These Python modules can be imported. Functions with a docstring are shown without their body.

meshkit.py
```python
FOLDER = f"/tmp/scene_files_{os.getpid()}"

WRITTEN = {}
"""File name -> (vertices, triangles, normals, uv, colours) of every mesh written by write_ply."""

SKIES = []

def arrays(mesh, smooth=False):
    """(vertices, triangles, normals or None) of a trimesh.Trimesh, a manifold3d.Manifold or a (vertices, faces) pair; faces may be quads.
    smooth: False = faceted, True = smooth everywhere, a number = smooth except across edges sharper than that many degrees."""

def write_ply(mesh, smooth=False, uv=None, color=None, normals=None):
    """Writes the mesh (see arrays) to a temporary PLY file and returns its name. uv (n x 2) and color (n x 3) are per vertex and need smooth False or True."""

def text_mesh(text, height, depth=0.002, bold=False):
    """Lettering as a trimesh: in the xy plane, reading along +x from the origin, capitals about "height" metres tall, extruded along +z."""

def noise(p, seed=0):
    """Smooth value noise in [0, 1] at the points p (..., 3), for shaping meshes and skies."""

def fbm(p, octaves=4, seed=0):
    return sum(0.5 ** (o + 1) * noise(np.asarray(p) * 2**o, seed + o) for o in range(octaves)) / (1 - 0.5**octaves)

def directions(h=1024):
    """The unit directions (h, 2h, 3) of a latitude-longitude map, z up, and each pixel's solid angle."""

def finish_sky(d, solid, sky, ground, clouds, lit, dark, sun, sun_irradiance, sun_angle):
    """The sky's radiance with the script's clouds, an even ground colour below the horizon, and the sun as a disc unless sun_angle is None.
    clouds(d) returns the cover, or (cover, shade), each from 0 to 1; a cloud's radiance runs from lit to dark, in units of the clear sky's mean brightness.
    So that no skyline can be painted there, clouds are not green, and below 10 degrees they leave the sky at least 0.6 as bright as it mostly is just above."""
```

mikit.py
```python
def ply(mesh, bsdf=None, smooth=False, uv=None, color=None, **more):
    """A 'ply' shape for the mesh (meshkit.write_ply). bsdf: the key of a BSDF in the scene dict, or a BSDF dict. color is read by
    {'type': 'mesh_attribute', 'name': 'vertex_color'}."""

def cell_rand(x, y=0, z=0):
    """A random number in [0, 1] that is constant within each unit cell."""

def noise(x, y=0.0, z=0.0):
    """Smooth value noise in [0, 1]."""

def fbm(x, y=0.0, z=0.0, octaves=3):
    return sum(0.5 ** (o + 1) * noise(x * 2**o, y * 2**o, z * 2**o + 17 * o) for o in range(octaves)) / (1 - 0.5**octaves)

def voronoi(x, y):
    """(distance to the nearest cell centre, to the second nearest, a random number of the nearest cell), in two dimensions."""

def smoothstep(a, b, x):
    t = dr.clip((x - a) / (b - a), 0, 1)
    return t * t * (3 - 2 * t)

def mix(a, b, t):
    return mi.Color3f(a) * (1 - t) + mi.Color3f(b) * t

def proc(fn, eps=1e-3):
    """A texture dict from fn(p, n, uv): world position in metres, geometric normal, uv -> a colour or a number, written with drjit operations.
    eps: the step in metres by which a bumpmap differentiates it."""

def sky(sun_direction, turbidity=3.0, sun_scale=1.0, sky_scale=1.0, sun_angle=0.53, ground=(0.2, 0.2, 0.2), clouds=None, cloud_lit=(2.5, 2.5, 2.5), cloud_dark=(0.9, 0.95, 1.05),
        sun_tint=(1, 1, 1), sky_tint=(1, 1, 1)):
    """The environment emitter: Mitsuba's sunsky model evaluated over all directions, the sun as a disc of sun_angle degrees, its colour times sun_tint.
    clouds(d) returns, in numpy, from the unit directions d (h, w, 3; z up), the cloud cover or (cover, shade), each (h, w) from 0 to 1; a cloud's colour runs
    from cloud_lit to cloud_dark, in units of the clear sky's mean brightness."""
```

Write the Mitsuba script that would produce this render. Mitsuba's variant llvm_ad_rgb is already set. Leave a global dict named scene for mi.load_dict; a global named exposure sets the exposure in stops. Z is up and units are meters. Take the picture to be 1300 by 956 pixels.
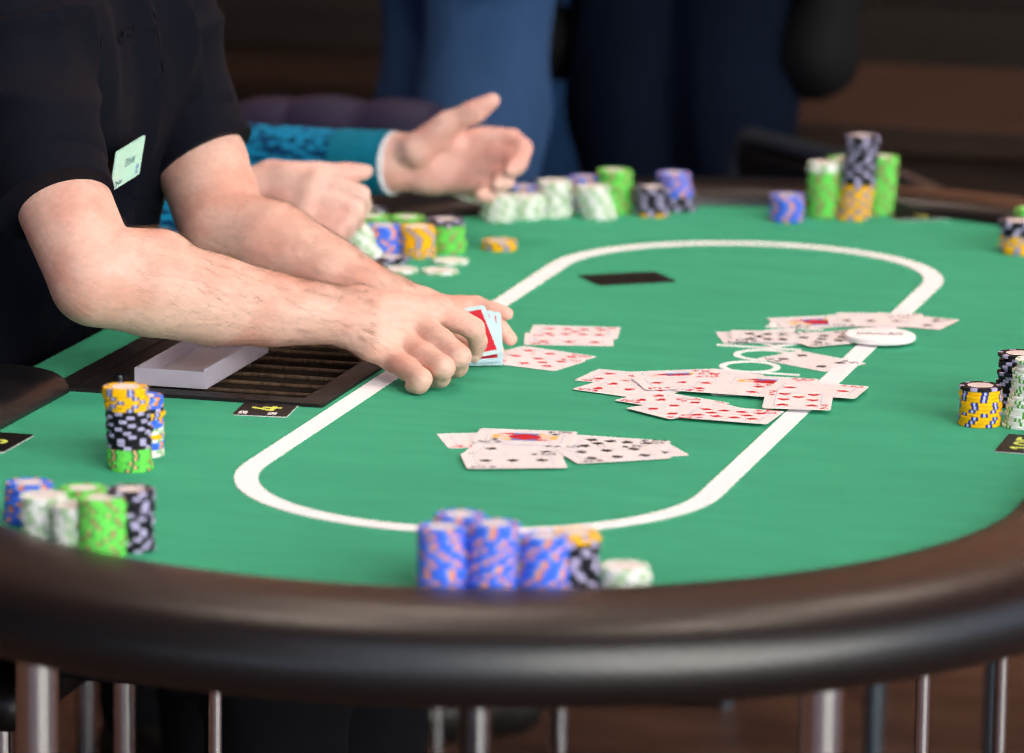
import math, random
import numpy as np, trimesh, mitsuba as mi, mikit, meshkit, drjit as dr
import manifold3d as m3
from shapely.geometry import Polygon, Point, LineString, box as sbox
from shapely import affinity
from shapely.ops import unary_union
from scipy.spatial import cKDTree

T = mi.ScalarTransform4f
random.seed(7); RNG = np.random.default_rng(7)
scene, labels = {}, {}

# ------------------------------------------------------------------ camera, sky, exposure
# world: table centre at x = y = 0, long axis along y, floor z = 0, felt z = 0.76 (metres)
EYE, FWD, UP = np.array((1.0758, -4.5894, 1.6702)), np.array((-0.24611, 0.95003, -0.19201)), np.array((-0.06232, 0.18218, 0.98129))
scene['camera'] = {'type': 'thinlens', 'fov': 11.6896, 'fov_axis': 'x', 'near_clip': 0.1, 'far_clip': 100.0,
    'aperture_radius': 0.0190, 'focus_distance': 4.62,
    'to_world': T().look_at(origin=EYE.tolist(), target=(EYE + FWD).tolist(), up=UP.tolist())}
exposure = 1.95
LAMP = [15.0, 12.4, 10.3]
SUN = np.array([0.72, -0.55, 0.45])
scene['sky'] = mikit.sky(SUN, turbidity=4.0, sun_scale=1.15, sky_scale=1.0, sun_angle=55, ground=(0.16, 0.13, 0.11), sun_tint=(0.80, 1.0, 1.34),
    clouds=lambda d: np.full(d.shape[:2], 0.93), cloud_lit=(2.6, 3.1, 4.1), cloud_dark=(1.2, 1.25, 1.35))

# ------------------------------------------------------------------ materials
def lin(r, g, b):
    c = np.array([r, g, b], float) / 255
    return [float(x) for x in np.where(c < 0.04045, c / 12.92, ((c + 0.055) / 1.055) ** 2.4)]
def rgb(c): return {'type': 'rgb', 'value': c}
def mat(key, c, rough=0.5, spec=0.5, metal=0.0, sheen=0.0, coat=0.0, bump=None, bscale=0.001):
    d = {'type': 'principled', 'base_color': mikit.proc(c) if callable(c) else rgb(lin(*c)), 'roughness': rough, 'specular': spec, 'metallic': metal, 'sheen': sheen, 'clearcoat': coat}
    if bump: d = {'type': 'bumpmap', 'arbitrary': mikit.proc(bump, 5e-4), 'scale': bscale, 'bsdf': d}
    scene[key] = {'type': 'twosided', 'bsdf': d}
    return key
FELT = lin(60, 152, 117)
def felt_c(p, n, uv):
    a = mikit.fbm(p.x * 14, p.y * 60, 3.0, 3); b = mikit.fbm(p.x * 5, p.y * 5, 9.0, 2); c = mikit.noise(p.x * 500, p.y * 900, 0.5)
    return mi.Color3f(FELT) * (0.84 + 0.17 * a + 0.10 * b + 0.06 * c)
mat('m_felt', felt_c, 0.95, 0.1, sheen=0.25)
mat('m_line', (238, 233, 236), 0.85, 0.15)
mat('m_rail', (11, 11, 14), 0.36, 0.66, bump=lambda p, n, uv: mikit.noise(p.x * 650, p.y * 650, p.z * 650), bscale=0.00012)
mat('m_board', (12, 12, 13), 0.6, 0.3)
mat('m_chrome', (205, 208, 214), 0.12, 0.5, 1.0)
mat('m_black', (16, 16, 18), 0.55, 0.35)
mat('m_tray', lambda p, n, uv: mi.Color3f(0.0080, 0.0068, 0.0072) * (0.6 + 0.9 * mikit.noise(p.x * 900, p.y * 900, p.z * 900)), 0.5, 0.3, bump=lambda p, n, uv: mikit.noise(p.x * 700, p.y * 700, p.z * 700), bscale=0.0005)
mat('m_slot', lambda p, n, uv: mi.Color3f(0.019, 0.011, 0.007) * (0.4 + 1.2 * mikit.fbm(p.x * 500, p.y * 700, p.z * 500, 2)), 0.85, 0.2, sheen=0.6)  # shade of the recesses painted in: kept darker than the rib tops
mat('m_rib', lambda p, n, uv: mi.Color3f(0.072, 0.043, 0.026) * (0.25 + 1.5 * mikit.noise(p.x * 420, p.y * 600, 0.3)), 0.8, 0.2)
mat('m_placard', (17, 15, 16), 0.5, 0.25)
mat('m_lime', (214, 222, 96), 0.6, 0.3)
mat('m_white_print', (225, 220, 222), 0.6, 0.3)
scene['m_clearbox'] = {'type': 'twosided', 'bsdf': {'type': 'principled', 'base_color': rgb(lin(176, 170, 182)), 'roughness': 0.35, 'specular': 0.5}}
scene['m_clearbox'] = {'type': 'principledthin', 'base_color': rgb(lin(226, 220, 232)), 'roughness': 0.3, 'diff_trans': 1.0, 'spec_trans': 0.25, 'eta': 1.4}
# chip clay
CHIP = {'yellow': ((250, 190, 8), (44, 52, 142), (196, 200, 236)), 'black': ((17, 19, 28), (180, 170, 208), None), 'green': ((112, 222, 92), (22, 128, 72), (234, 176, 128)),
        'blue': ((64, 114, 236), (160, 180, 236), (240, 146, 40)), 'white': ((236, 237, 234), (86, 162, 58), (226, 234, 218))}
for k, (a, b, c) in CHIP.items():
    mat('m_chip_' + k, a, 0.5, 0.22); mat('m_spot_' + k, b, 0.5, 0.22)
    if c: mat('m_dot_' + k, c, 0.5, 0.22)
mat('m_inlay', lambda p, n, uv: mi.Color3f(0.80, 0.74, 0.72) * (0.9 + 0.1 * mikit.noise(p.x * 300, p.y * 300, 0.0)), 0.4, 0.4)
mat('m_card', (242, 236, 238), 0.38, 0.45)
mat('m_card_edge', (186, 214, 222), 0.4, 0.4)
mat('m_back', (196, 22, 48), 0.4, 0.4)
scene['m_print'] = {'type': 'twosided', 'bsdf': {'type': 'principled', 'base_color': {'type': 'mesh_attribute', 'name': 'vertex_color'}, 'roughness': 0.4, 'specular': 0.4}}
def skin_c(base, red):
    base, red = lin(*base), lin(*red)
    def fn(p, n, uv):
        a = mikit.smoothstep(0.38, 0.72, mikit.fbm(p.x * 22, p.y * 22, p.z * 22, 3)); b = mikit.fbm(p.x * 260, p.y * 260, p.z * 260, 2)
        return mikit.mix(base, red, a * 0.55) * (0.90 + 0.2 * b)
    return fn
mat('m_skin', skin_c((222, 176, 160), (206, 136, 118)), 0.5, 0.4, bump=lambda p, n, uv: mikit.fbm(p.x * 240, p.y * 240, p.z * 240, 3), bscale=0.0009)
mat('m_skin_pale', skin_c((226, 184, 172), (212, 142, 130)), 0.5, 0.35)
mat('m_nail', (232, 190, 178), 0.25, 0.5)
mat('m_arm_hair', (122, 88, 66), 0.6, 0.3)
mat('m_hair', (50, 34, 24), 0.6, 0.3)
mat('m_eye', (235, 232, 228), 0.2, 0.5); mat('m_iris', (62, 46, 34), 0.2, 0.5); mat('m_lip', (182, 112, 104), 0.5, 0.3)
mat('m_polo', lambda p, n, uv: mi.Color3f(0.0028, 0.0034, 0.0085) * (0.75 + 0.5 * mikit.noise(p.x * 900, p.y * 900, p.z * 900)), 0.85, 0.12, sheen=0.45)
mat('m_button', (14, 14, 20), 0.8, 0.1)
mat('m_tag', lambda p, n, uv: mikit.mix(lin(150, 232, 208), lin(214, 238, 222), mikit.smoothstep(0.93, 0.99, p.z * 1.0) * 0.0 + mikit.noise(p.y * 12, p.z * 12, 0.3)), 0.3, 0.5)
mat('m_tag_ink', (40, 108, 112), 0.5, 0.3); mat('m_tag_blue', (100, 130, 190), 0.5, 0.3)
mat('m_teal', lambda p, n, uv: mikit.mix(lin(4, 50, 92), lin(16, 128, 172), mikit.smoothstep(0.3, 0.62, mikit.noise(p.x * 120, p.y * 120, p.z * 190))), 0.9, 0.15, sheen=0.4)
mat('m_teal_cuff', (14, 112, 140), 0.9, 0.15, sheen=0.3)
mat('m_lining', (196, 200, 208), 0.9, 0.1)
mat('m_puffer', (38, 33, 58), 0.6, 0.3)
def denim(c):
    c = lin(*c)
    return lambda p, n, uv: mi.Color3f(c) * (0.72 + 0.56 * mikit.fbm(p.x * 9, p.y * 9, p.z * 5, 3)) * (0.9 + 0.2 * mikit.noise(p.x * 700, p.y * 700, p.z * 300))
mat('m_denim_light', denim((47, 73, 110)), 0.9, 0.1); mat('m_denim_mid', denim((22, 50, 86)), 0.9, 0.1); mat('m_denim_dark', denim((4, 12, 28)), 0.9, 0.1)
mat('m_jacket', (7, 8, 12), 0.8, 0.2); mat('m_shoe', (20, 18, 17), 0.5, 0.4); mat('m_trousers', (18, 18, 22), 0.9, 0.1)
def wood_c(c, s=1.0):
    c = lin(*c)
    def fn(p, n, uv):
        g = mikit.fbm(p.x * 3 * s, p.y * 40 * s, p.z * 60 * s, 3); k = mikit.cell_rand(p.x * 0.4, 0.0, p.z * 8)
        return mi.Color3f(c) * (0.55 + 0.7 * g + 0.25 * k)
    return fn
mat('m_plank', wood_c((33, 26, 22)), 0.6, 0.3); mat('m_tread', wood_c((42, 31, 26)), 0.8, 0.12)
mat('m_floor', wood_c((92, 64, 52), 0.8), 0.5, 0.35)
mat('m_ceiling', wood_c((232, 166, 130), 0.6), 0.7, 0.2)
mat('m_wall_wood', wood_c((238, 172, 132), 0.6), 0.7, 0.2)
mat('m_tabletop', wood_c((44, 32, 27), 1.2), 0.7, 0.15)
mat('m_frame', (92, 104, 116), 0.3, 0.5, 0.8)
mat('m_leather', (7, 8, 10), 0.42, 0.4)

# ------------------------------------------------------------------ helpers
def put(key, mesh, m, smooth=False, to=None, **kw):
    d = mikit.ply(mesh, m, smooth, **kw)
    if to is not None: d['to_world'] = to
    n, k = key, 0
    while n in scene:
        k += 1; n = f'{key}_{k:03d}'
    scene[n] = d
    return n
used = set()
def name(key):
    n, k = key, 0
    while n in used:
        k += 1; n = f'{key}_{k:03d}'
    used.add(n)
    return n
def tag(key, label=None, cat=None, group=None, kind=None):
    labels[key] = {a: b for a, b in (('label', label), ('category', cat), ('group', group), ('kind', kind)) if b}
cat_ = trimesh.util.concatenate
def bx(x0, x1, y0, y1, z0, z1): 
    return trimesh.creation.box(bounds=[[x0, y0, z0], [x1, y1, z1]])
def rbox(x0, x1, y0, y1, z0, z1, r=0.004, seg=12):
    s = m3.Manifold.sphere(r, seg)
    h = m3.Manifold.batch_hull([s.translate([x, y, z]) for x in (x0 + r, x1 - r) for y in (y0 + r, y1 - r) for z in (z0 + r, z1 - r)])
    return tm(h)
def tm(h):
    a = h.to_mesh(); return trimesh.Trimesh(np.array(a.vert_properties[:, :3], float), np.array(a.tri_verts), process=False)
def extr(poly, z0, h):
    ms = [trimesh.creation.extrude_polygon(g, h, engine='earcut') for g in getattr(poly, 'geoms', [poly]) if g.area > 1e-12]
    m = cat_(ms); m.apply_translation([0, 0, z0]); return m
def tube(a, b, r, r2=None, seg=20):
    a, b = np.array(a, float), np.array(b, float); r2 = r if r2 is None else r2
    return loft([a, b], [(r, r), (r2, r2)], seg=seg)
def loft(P, R, up=(0, 0, 1), seg=28, cap=True, closed=False):
    """tube through the points P, ring k with half axes R[k] = (across, along up)"""
    P = np.array(P, float); n = len(P); V = []
    tan = np.gradient(P, axis=0) if not closed else np.roll(P, -1, 0) - np.roll(P, 1, 0)
    ang = np.arange(seg) * 2 * math.pi / seg
    for k in range(n):
        t = tan[k] / np.linalg.norm(tan[k]); u = np.array(up, float)
        if abs(t @ u) > 0.97: u = np.array([1.0, 0, 0])
        s = np.cross(t, u); s /= np.linalg.norm(s); w = np.cross(s, t)
        V.append(P[k] + np.cos(ang)[:, None] * s * R[k][0] + np.sin(ang)[:, None] * w * R[k][1])
    V = np.concatenate(V); F = []
    for k in range(n if closed else n - 1):
        k2 = (k + 1) % n
        for j in range(seg):
            a, b, c, d = k * seg + j, k * seg + (j + 1) % seg, k2 * seg + (j + 1) % seg, k2 * seg + j
            F += [(a, b, c), (a, c, d)]
    if cap and not closed:
        V = np.vstack([V, P[0], P[-1]])
        for j in range(seg):
            F += [(n * seg, (j + 1) % seg, j), (n * seg + 1, (n - 1) * seg + j, (n - 1) * seg + (j + 1) % seg)]
    m = trimesh.Trimesh(V, F, process=False); 
    if m.volume < 0: m.invert()
    return m
# bodies: hulls of joint spheres joined into one manifold, then pulled onto a smooth blend of the limbs
def sdf(P, caps, k):
    """smooth union of the capsules at P: (distance, gradient)"""
    m, s, G = np.full(len(P), 1e9), np.zeros(len(P)), np.zeros((len(P), 3))
    for a, ra, b, rb in caps:
        a, b = np.array(a, float), np.array(b, float); ab = b - a; L2 = ab @ ab; R = max(ra, rb) + 8 * k + 0.03
        lo, hi = np.minimum(a, b) - R, np.maximum(a, b) + R
        i = np.nonzero(((P > lo) & (P < hi)).all(1))[0]; Q = P[i]
        if not len(i): continue
        t = np.clip(((Q - a) @ ab) / L2, 0, 1) if L2 > 1e-12 else np.zeros(len(Q))
        v = Q - a - t[:, None] * ab; n = np.linalg.norm(v, axis=1); d = n - (ra + t * (rb - ra)); g = v / np.maximum(n, 1e-9)[:, None]
        mn = np.minimum(m[i], d); w0, w1 = np.exp((mn - m[i]) / k), np.exp((mn - d) / k)
        s[i] = s[i] * w0 + w1; G[i] = G[i] * w0[:, None] + g * w1[:, None]; m[i] = mn
    s = np.maximum(s, 1e-9)
    return m - k * np.log(s), G / np.maximum(np.linalg.norm(G, axis=1, keepdims=True), 1e-9)
def body(caps, edge=0.01, k=0.008, it=4, seg=20, tb=6):
    hs = []
    for a, ra, b, rb in caps:
        A = m3.Manifold.sphere(ra, seg).translate(list(map(float, a))); Bm = m3.Manifold.sphere(rb, seg).translate(list(map(float, b)))
        hs.append(m3.Manifold.batch_hull([A, Bm]))
    u = m3.Manifold.batch_boolean(hs, m3.OpType.Add).simplify(edge * 0.15).refine_to_length(edge)
    m = tm(u)
    for _ in range(it):
        P = np.array(m.vertices); d, g = sdf(P, caps, k); d[d > 1] = 0
        m.vertices = P - np.clip(d, -0.012, 0.012)[:, None] * g * 0.9
        trimesh.smoothing.filter_taubin(m, iterations=2)
    trimesh.smoothing.filter_taubin(m, iterations=tb)
    return m
def chain(pts):  # [(p, r), ...] -> capsules
    return [(pts[i][0], pts[i][1], pts[i + 1][0], pts[i + 1][1]) for i in range(len(pts) - 1)]
V3 = lambda *a: np.array(a, float)
def lerp(a, b, t): return np.array(a, float) * (1 - t) + np.array(b, float) * t
def hand_caps(W, I, M_, R_, P_, TH, s=1.0, wr=0.021, dorsal=None):
    """capsules of a hand: wrist, four fingers [MCP, PIP, DIP, tip], thumb [CMC, MCP, IP, tip]"""
    W = np.array(W, float); fs = [np.array(x, float) for x in (I, M_, R_, P_)]; TH = np.array(TH, float); C = []
    lat = fs[0][0] - fs[3][0]; lat /= np.linalg.norm(lat)
    for f, rr, o in zip(fs, (0.0102, 0.0105, 0.0101, 0.0093), (0.012, 0.004, -0.005, -0.012)):
        w = W + lat * o
        C += [(w, 0.0165 * s, lerp(w, f[0], 0.55), 0.0155 * s), (lerp(w, f[0], 0.5), 0.0150 * s, f[0], rr * 1.18 * s)]
        C += [(f[0], rr * 1.12 * s, lerp(f[0], f[1], 0.5), rr * 1.08 * s), (lerp(f[0], f[1], 0.5), rr * 1.08 * s, f[1], rr * 0.95 * s),
              (f[1], rr * 0.92 * s, f[2], rr * 0.76 * s), (f[2], rr * 0.76 * s, f[3], rr * 0.66 * s)]
    for a, b in zip(fs, fs[1:]): C.append((a[0], 0.0105 * s, b[0], 0.0105 * s))
    C += [(W + lat * 0.012, 0.017 * s, TH[0], 0.0165 * s), (TH[0], 0.0170 * s, TH[1], 0.0125 * s), (TH[1], 0.0120 * s, TH[2], 0.0108 * s), (TH[2], 0.0108 * s, TH[3], 0.0080 * s),
          (lerp(TH[0], TH[1], 0.6), 0.012 * s, lerp(W, fs[0][0], 0.75), 0.012 * s)]
    C += [(W + lat * 0.009, wr, W - lat * 0.009, wr)]
    if dorsal is not None:                          # knuckles, tendons and finger joints on the back of the hand
        for f, o in zip(fs, (0.010, 0.004, -0.004, -0.010)):
            ax = f[0] - W; ax /= np.linalg.norm(ax); dn = np.array(dorsal, float); dn = dn - ax * (dn @ ax) - lat * (dn @ lat); dn /= np.linalg.norm(dn)
            C += [(f[0] + dn * 0.0052 * s, 0.0088 * s, f[0] + dn * 0.0042 * s - ax * 0.008, 0.0072 * s), (W + lat * o + dn * 0.0138 + ax * 0.02, 0.0042, f[0] + dn * 0.0102 * s - ax * 0.010, 0.0036)]
    return C
def head_caps(H, fwd):
    """a head: skull, jaw, nose, ears; H centre of the skull"""
    f = np.array(fwd, float); f /= np.linalg.norm(f); s = np.cross(f, [0, 0, 1]); s /= np.linalg.norm(s); u = np.cross(s, f)
    q = lambda a, b, c: H + f * a + s * b + u * c
    return [(q(-0.025, 0, 0.02), 0.088, q(0.02, 0, 0.025), 0.083), (q(0.035, -0.02, -0.055), 0.052, q(0.035, 0.02, -0.055), 0.052), (q(0.06, 0, -0.092), 0.026, q(0.04, 0, -0.07), 0.045),
            (q(0.098, 0, 0.0), 0.009, q(0.115, 0, -0.03), 0.012), (q(0.108, -0.012, -0.033), 0.008, q(0.108, 0.012, -0.033), 0.008),
            (q(0.0, 0.084, 0.01), 0.012, q(0.004, 0.084, -0.03), 0.009), (q(0.0, -0.084, 0.01), 0.012, q(0.004, -0.084, -0.03), 0.009)], q
def face(root, H, fwd, hairm='m_hair'):
    _, q = head_caps(np.array(H), fwd)
    for s in (-1, 1):
        e = trimesh.creation.icosphere(2, 0.013); e.apply_translation(q(0.082, s * 0.032, 0.0)); n = put(root + '__eye', e, 'm_eye', True)
        i = trimesh.creation.icosphere(2, 0.006); i.apply_translation(q(0.0905, s * 0.032, 0.0)); put(n + '__iris', i, 'm_iris', True)
        put(root + '__eyebrow', tube(q(0.095, s * 0.018, 0.022), q(0.085, s * 0.048, 0.022), 0.004, 0.003, 8), hairm, True)
    put(root + '__lips', body([(q(0.091, -0.02, -0.066), 0.006, q(0.098, 0, -0.065), 0.008), (q(0.091, 0.02, -0.066), 0.006, q(0.098, 0, -0.065), 0.008)], 0.004, 0.003), 'm_lip', True)
    hc = [(q(-0.035, 0, 0.035), 0.093, q(0.0, 0, 0.05), 0.084), (q(-0.06, 0, -0.02), 0.062, q(-0.04, 0, 0.03), 0.08)]
    put(root + '__hair', body(hc, 0.012, 0.01), hairm, True)
def fold(m, amp, f, seed=0, ridge=0.0):
    """cloth folds: the mesh moved along its normals by stretched noise"""
    P = np.array(m.vertices); n = np.array(m.vertex_normals)
    h = meshkit.fbm(P * np.array(f), 3, seed) - 0.5
    if ridge: h = h + ridge * ((1 - np.abs(2 * meshkit.noise(P * np.array(f) * 0.7, seed + 5) - 1)) ** 4 - 0.2)
    m.vertices = P + n * (h * amp)[:, None]
    return m

# ------------------------------------------------------------------ the room
YB1, YB2, ZB = 3.3127, 3.7025, 0.55
def struct(key, mesh, m, **kw):
    k = put(key, mesh, m, **kw); used.add(key); tag(k, kind='structure'); return k
struct('floor', bx(-7, 9, -12.5, 6.4, -0.1, 0.0), 'm_floor')
struct('wall_left', bx(-6.2, -6.0, -12.0, 6.2, 0, 4.4), 'm_plank')
struct('ceiling', bx(-6.2, 6.4, -3.0, 6.2, 4.4, 4.6), 'm_ceiling')
put('ceiling__added_canopy', bx(-6.2, -0.9, -12.0, -3.0, 4.4, 4.6), 'm_ceiling')  # unseen roof piece added to block the left sky and dim its reflection
for i in range(11):
    put('ceiling__beam', bx(-6.0 + i * 1.2, -5.86 + i * 1.2, -2.9, 4.0, 4.22, 4.4), 'm_ceiling')
struct('wall_back', bx(-6.2, 6.4, YB2 + 0.45, YB2 + 0.65, 0, 4.4), 'm_plank')
y0, z0 = YB1, 0.0
for s in range(2):                       # stepped wooden tribune along the back: risers of boards, treads of boards
    z1 = ZB * (s + 1); d = YB2 - YB1
    for j in range(4):
        h = (z1 - 0.03 - z0) / 4
        for seg in range(4):
            put('wall_back__riser_board', bx(-6 + seg * 3.05 , -6 + (seg + 1) * 3.05 - 0.006, y0 + 0.004 * ((j + seg) % 2), y0 + 0.03, z0 + j * h + 0.004, z0 + (j + 1) * h - 0.004), 'm_plank')
    for j in range(2):
        put('wall_back__tread_board', bx(-6, 6.2, y0 - 0.012 + j * d / 2, y0 + (j + 1) * d / 2 - 0.018, z1 - 0.03, z1), 'm_tread')
    put('wall_back__tread_support', bx(-6, 6.2, y0 + 0.031, y0 + d, z0, z1 - 0.031), 'm_plank')
    y0 += d; z0 = z1
for j in range(17):
    put('wall_back__plank', bx(-6, 6.2, YB2 + 0.41, YB2 + 0.449, 1.12 + j * 0.19, 1.12 + j * 0.19 + 0.182), 'm_wall_wood')

for i, (x, y) in enumerate(((-0.9, 0.2), (0.9, 0.2), (-0.9, 2.2), (0.9, 2.2))):   # round ceiling lamps, warm
    n = name('ceiling_lamp'); tag(n, ('round warm ceiling lamp above the dealer', 'round warm ceiling lamp above the right long side of the poker table', 'round warm ceiling lamp behind the table, on the left', 'round warm ceiling lamp behind the table, on the right')[i], 'lamp', 'ceiling lamps')
    put(n + '__housing', trimesh.creation.cylinder(0.20, 0.10, sections=40, transform=trimesh.transformations.translation_matrix([x, y, 4.17])), 'm_black', 40)
    d = trimesh.creation.cylinder(0.18, 0.01, sections=40, transform=trimesh.transformations.translation_matrix([x, y, 4.114]))
    k = put(n + '__diffuser', d, 'm_line', 40); scene[k]['emitter'] = {'type': 'area', 'radiance': {'type': 'rgb', 'value': LAMP}}

# ------------------------------------------------------------------ the poker table
TZ, HL, RF = 0.76, 0.5376, 0.462
def stadium(r, n=64):
    return LineString([(0, -HL), (0, HL)]).buffer(r, quad_segs=n)
TB = name('poker_table')
tag(TB, 'oval poker table with green felt, white racetrack line and black padded rail', 'table')
TRX0, TRX1, TRY0, TRY1 = -0.478, -0.2215, -0.284, 0.264          # cut-out of the chip tray
felt = unary_union([stadium(RF + 0.02), sbox(-0.535, -0.30, 0, 0.30)]).difference(sbox(TRX0 + 0.006, TRY0 + 0.006, TRX1 - 0.006, TRY1 - 0.006))
put(TB + '__playing_surface', extr(felt, TZ - 0.012, 0.012), 'm_felt')
brd = unary_union([stadium(0.56), sbox(-0.540, -0.32, 0, 0.32)]).difference(sbox(TRX0 + 0.006, TRY0 + 0.006, TRX1 - 0.006, TRY1 - 0.006))
put(TB + '__table_board', extr(brd, TZ - 0.045, 0.0325), 'm_board')
RL, LW = 0.2011, 0.0205
put(TB + '__betting_line', extr(stadium(RL + LW / 2, 96).difference(stadium(RL - LW / 2, 96)), TZ - 0.0005, 0.0011), 'm_line')
# lettering of the table cloth: it reads away from the near end, tops towards the dealer
def ring(cx, cy, r, w): return Point(cx, cy).buffer(r, quad_segs=24).difference(Point(cx, cy).buffer(r - w, quad_segs=24))
lw, lr = 0.0068, 0.0295
def glyph(ch):
    if ch == 'p': return unary_union([ring(lr, lr, lr, lw), sbox(0, -0.024, lw, 2 * lr)])
    if ch == 'o': return ring(lr, lr, lr, lw)
    if ch == 'k': return unary_union([sbox(0, 0, lw, 0.084), LineString([(lw, 0.022), (0.040, 0.058)]).buffer(lw / 2, cap_style=2), LineString([(0.014, 0.030), (0.044, 0.0)]).buffer(lw / 2, cap_style=2)])
    if ch == 'e': return unary_union([ring(lr, lr, lr, lw).difference(sbox(lr, lr - 0.014, 0.1, lr - 0.003)), sbox(0.003, lr - 0.003, 2 * lr - 0.003, lr + 0.003)])
    if ch == 'r': return unary_union([sbox(0, 0, lw, 2 * lr), ring(lr * 0.8, lr, lr, lw).intersection(sbox(0, lr * 1.3, lr * 1.4, 2 * lr))])
pc = (0.114, 0.0338)
at = 0.0
for ch, adv in zip('poker', (0.0635, 0.0635, 0.050, 0.0635, 0.03)):
    g = affinity.translate(glyph(ch), at - lr, -lr); at += adv
    g = affinity.translate(affinity.rotate(g, 90, origin=(0, 0)), pc[0], pc[1])
    put(TB + '__printed_letter', extr(g, TZ - 0.0005, 0.0011), 'm_line')
# the padded rail: a rounded profile swept round the oval, open at the dealer's place
prof = [(0.462, -0.006), (0.4605, 0.002), (0.464, 0.010), (0.472, 0.0165), (0.486, 0.0205), (0.505, 0.0225), (0.528, 0.0225), (0.550, 0.020), (0.570, 0.0140), (0.586, 0.004), (0.595, -0.009), (0.598, -0.022), (0.595, -0.035), (0.585, -0.046), (0.570, -0.052), (0.545, -0.053), (0.50, -0.050)]
prof = np.array(prof)
t = np.linspace(0, 1, len(prof)); tt = np.linspace(0, 1, 52)
from scipy.interpolate import CubicSpline
prof = CubicSpline(t, prof)(tt)
pc_ = np.array([0.53, -0.012])
path = []                                           # (base point, outward direction, scale of the profile)
ye = -0.2782 + 0.012
for s in np.linspace(0, 1, 9): path.append(((0, ye - 0.045 * 0 - 0.0), None, s))
path = []
endr = 0.030
for s in np.linspace(0.02, 1, 8):
    path.append((np.array([0, ye - endr * (1 - math.sqrt(max(0, 1 - (1 - s) ** 2)))*0 - endr * (1 - math.cos((s) * math.pi / 2))]), np.array([-1.0, 0]), math.sin(s * math.pi / 2) ** 0.7))
for y in np.linspace(ye - endr - 0.01, -HL, 8): path.append((np.array([0, y]), np.array([-1.0, 0]), 1))
for a in np.linspace(180, 360, 90)[1:]: path.append((np.array([0, -HL]), np.array([math.cos(math.radians(a)), math.sin(math.radians(a))]), 1))
for y in np.linspace(-HL, HL, 24)[1:]: path.append((np.array([0, y]), np.array([1.0, 0]), 1))
for a in np.linspace(0, 180, 90)[1:]: path.append((np.array([0, HL]), np.array([math.cos(math.radians(a)), math.sin(math.radians(a))]), 1))
yf = 0.30
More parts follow.
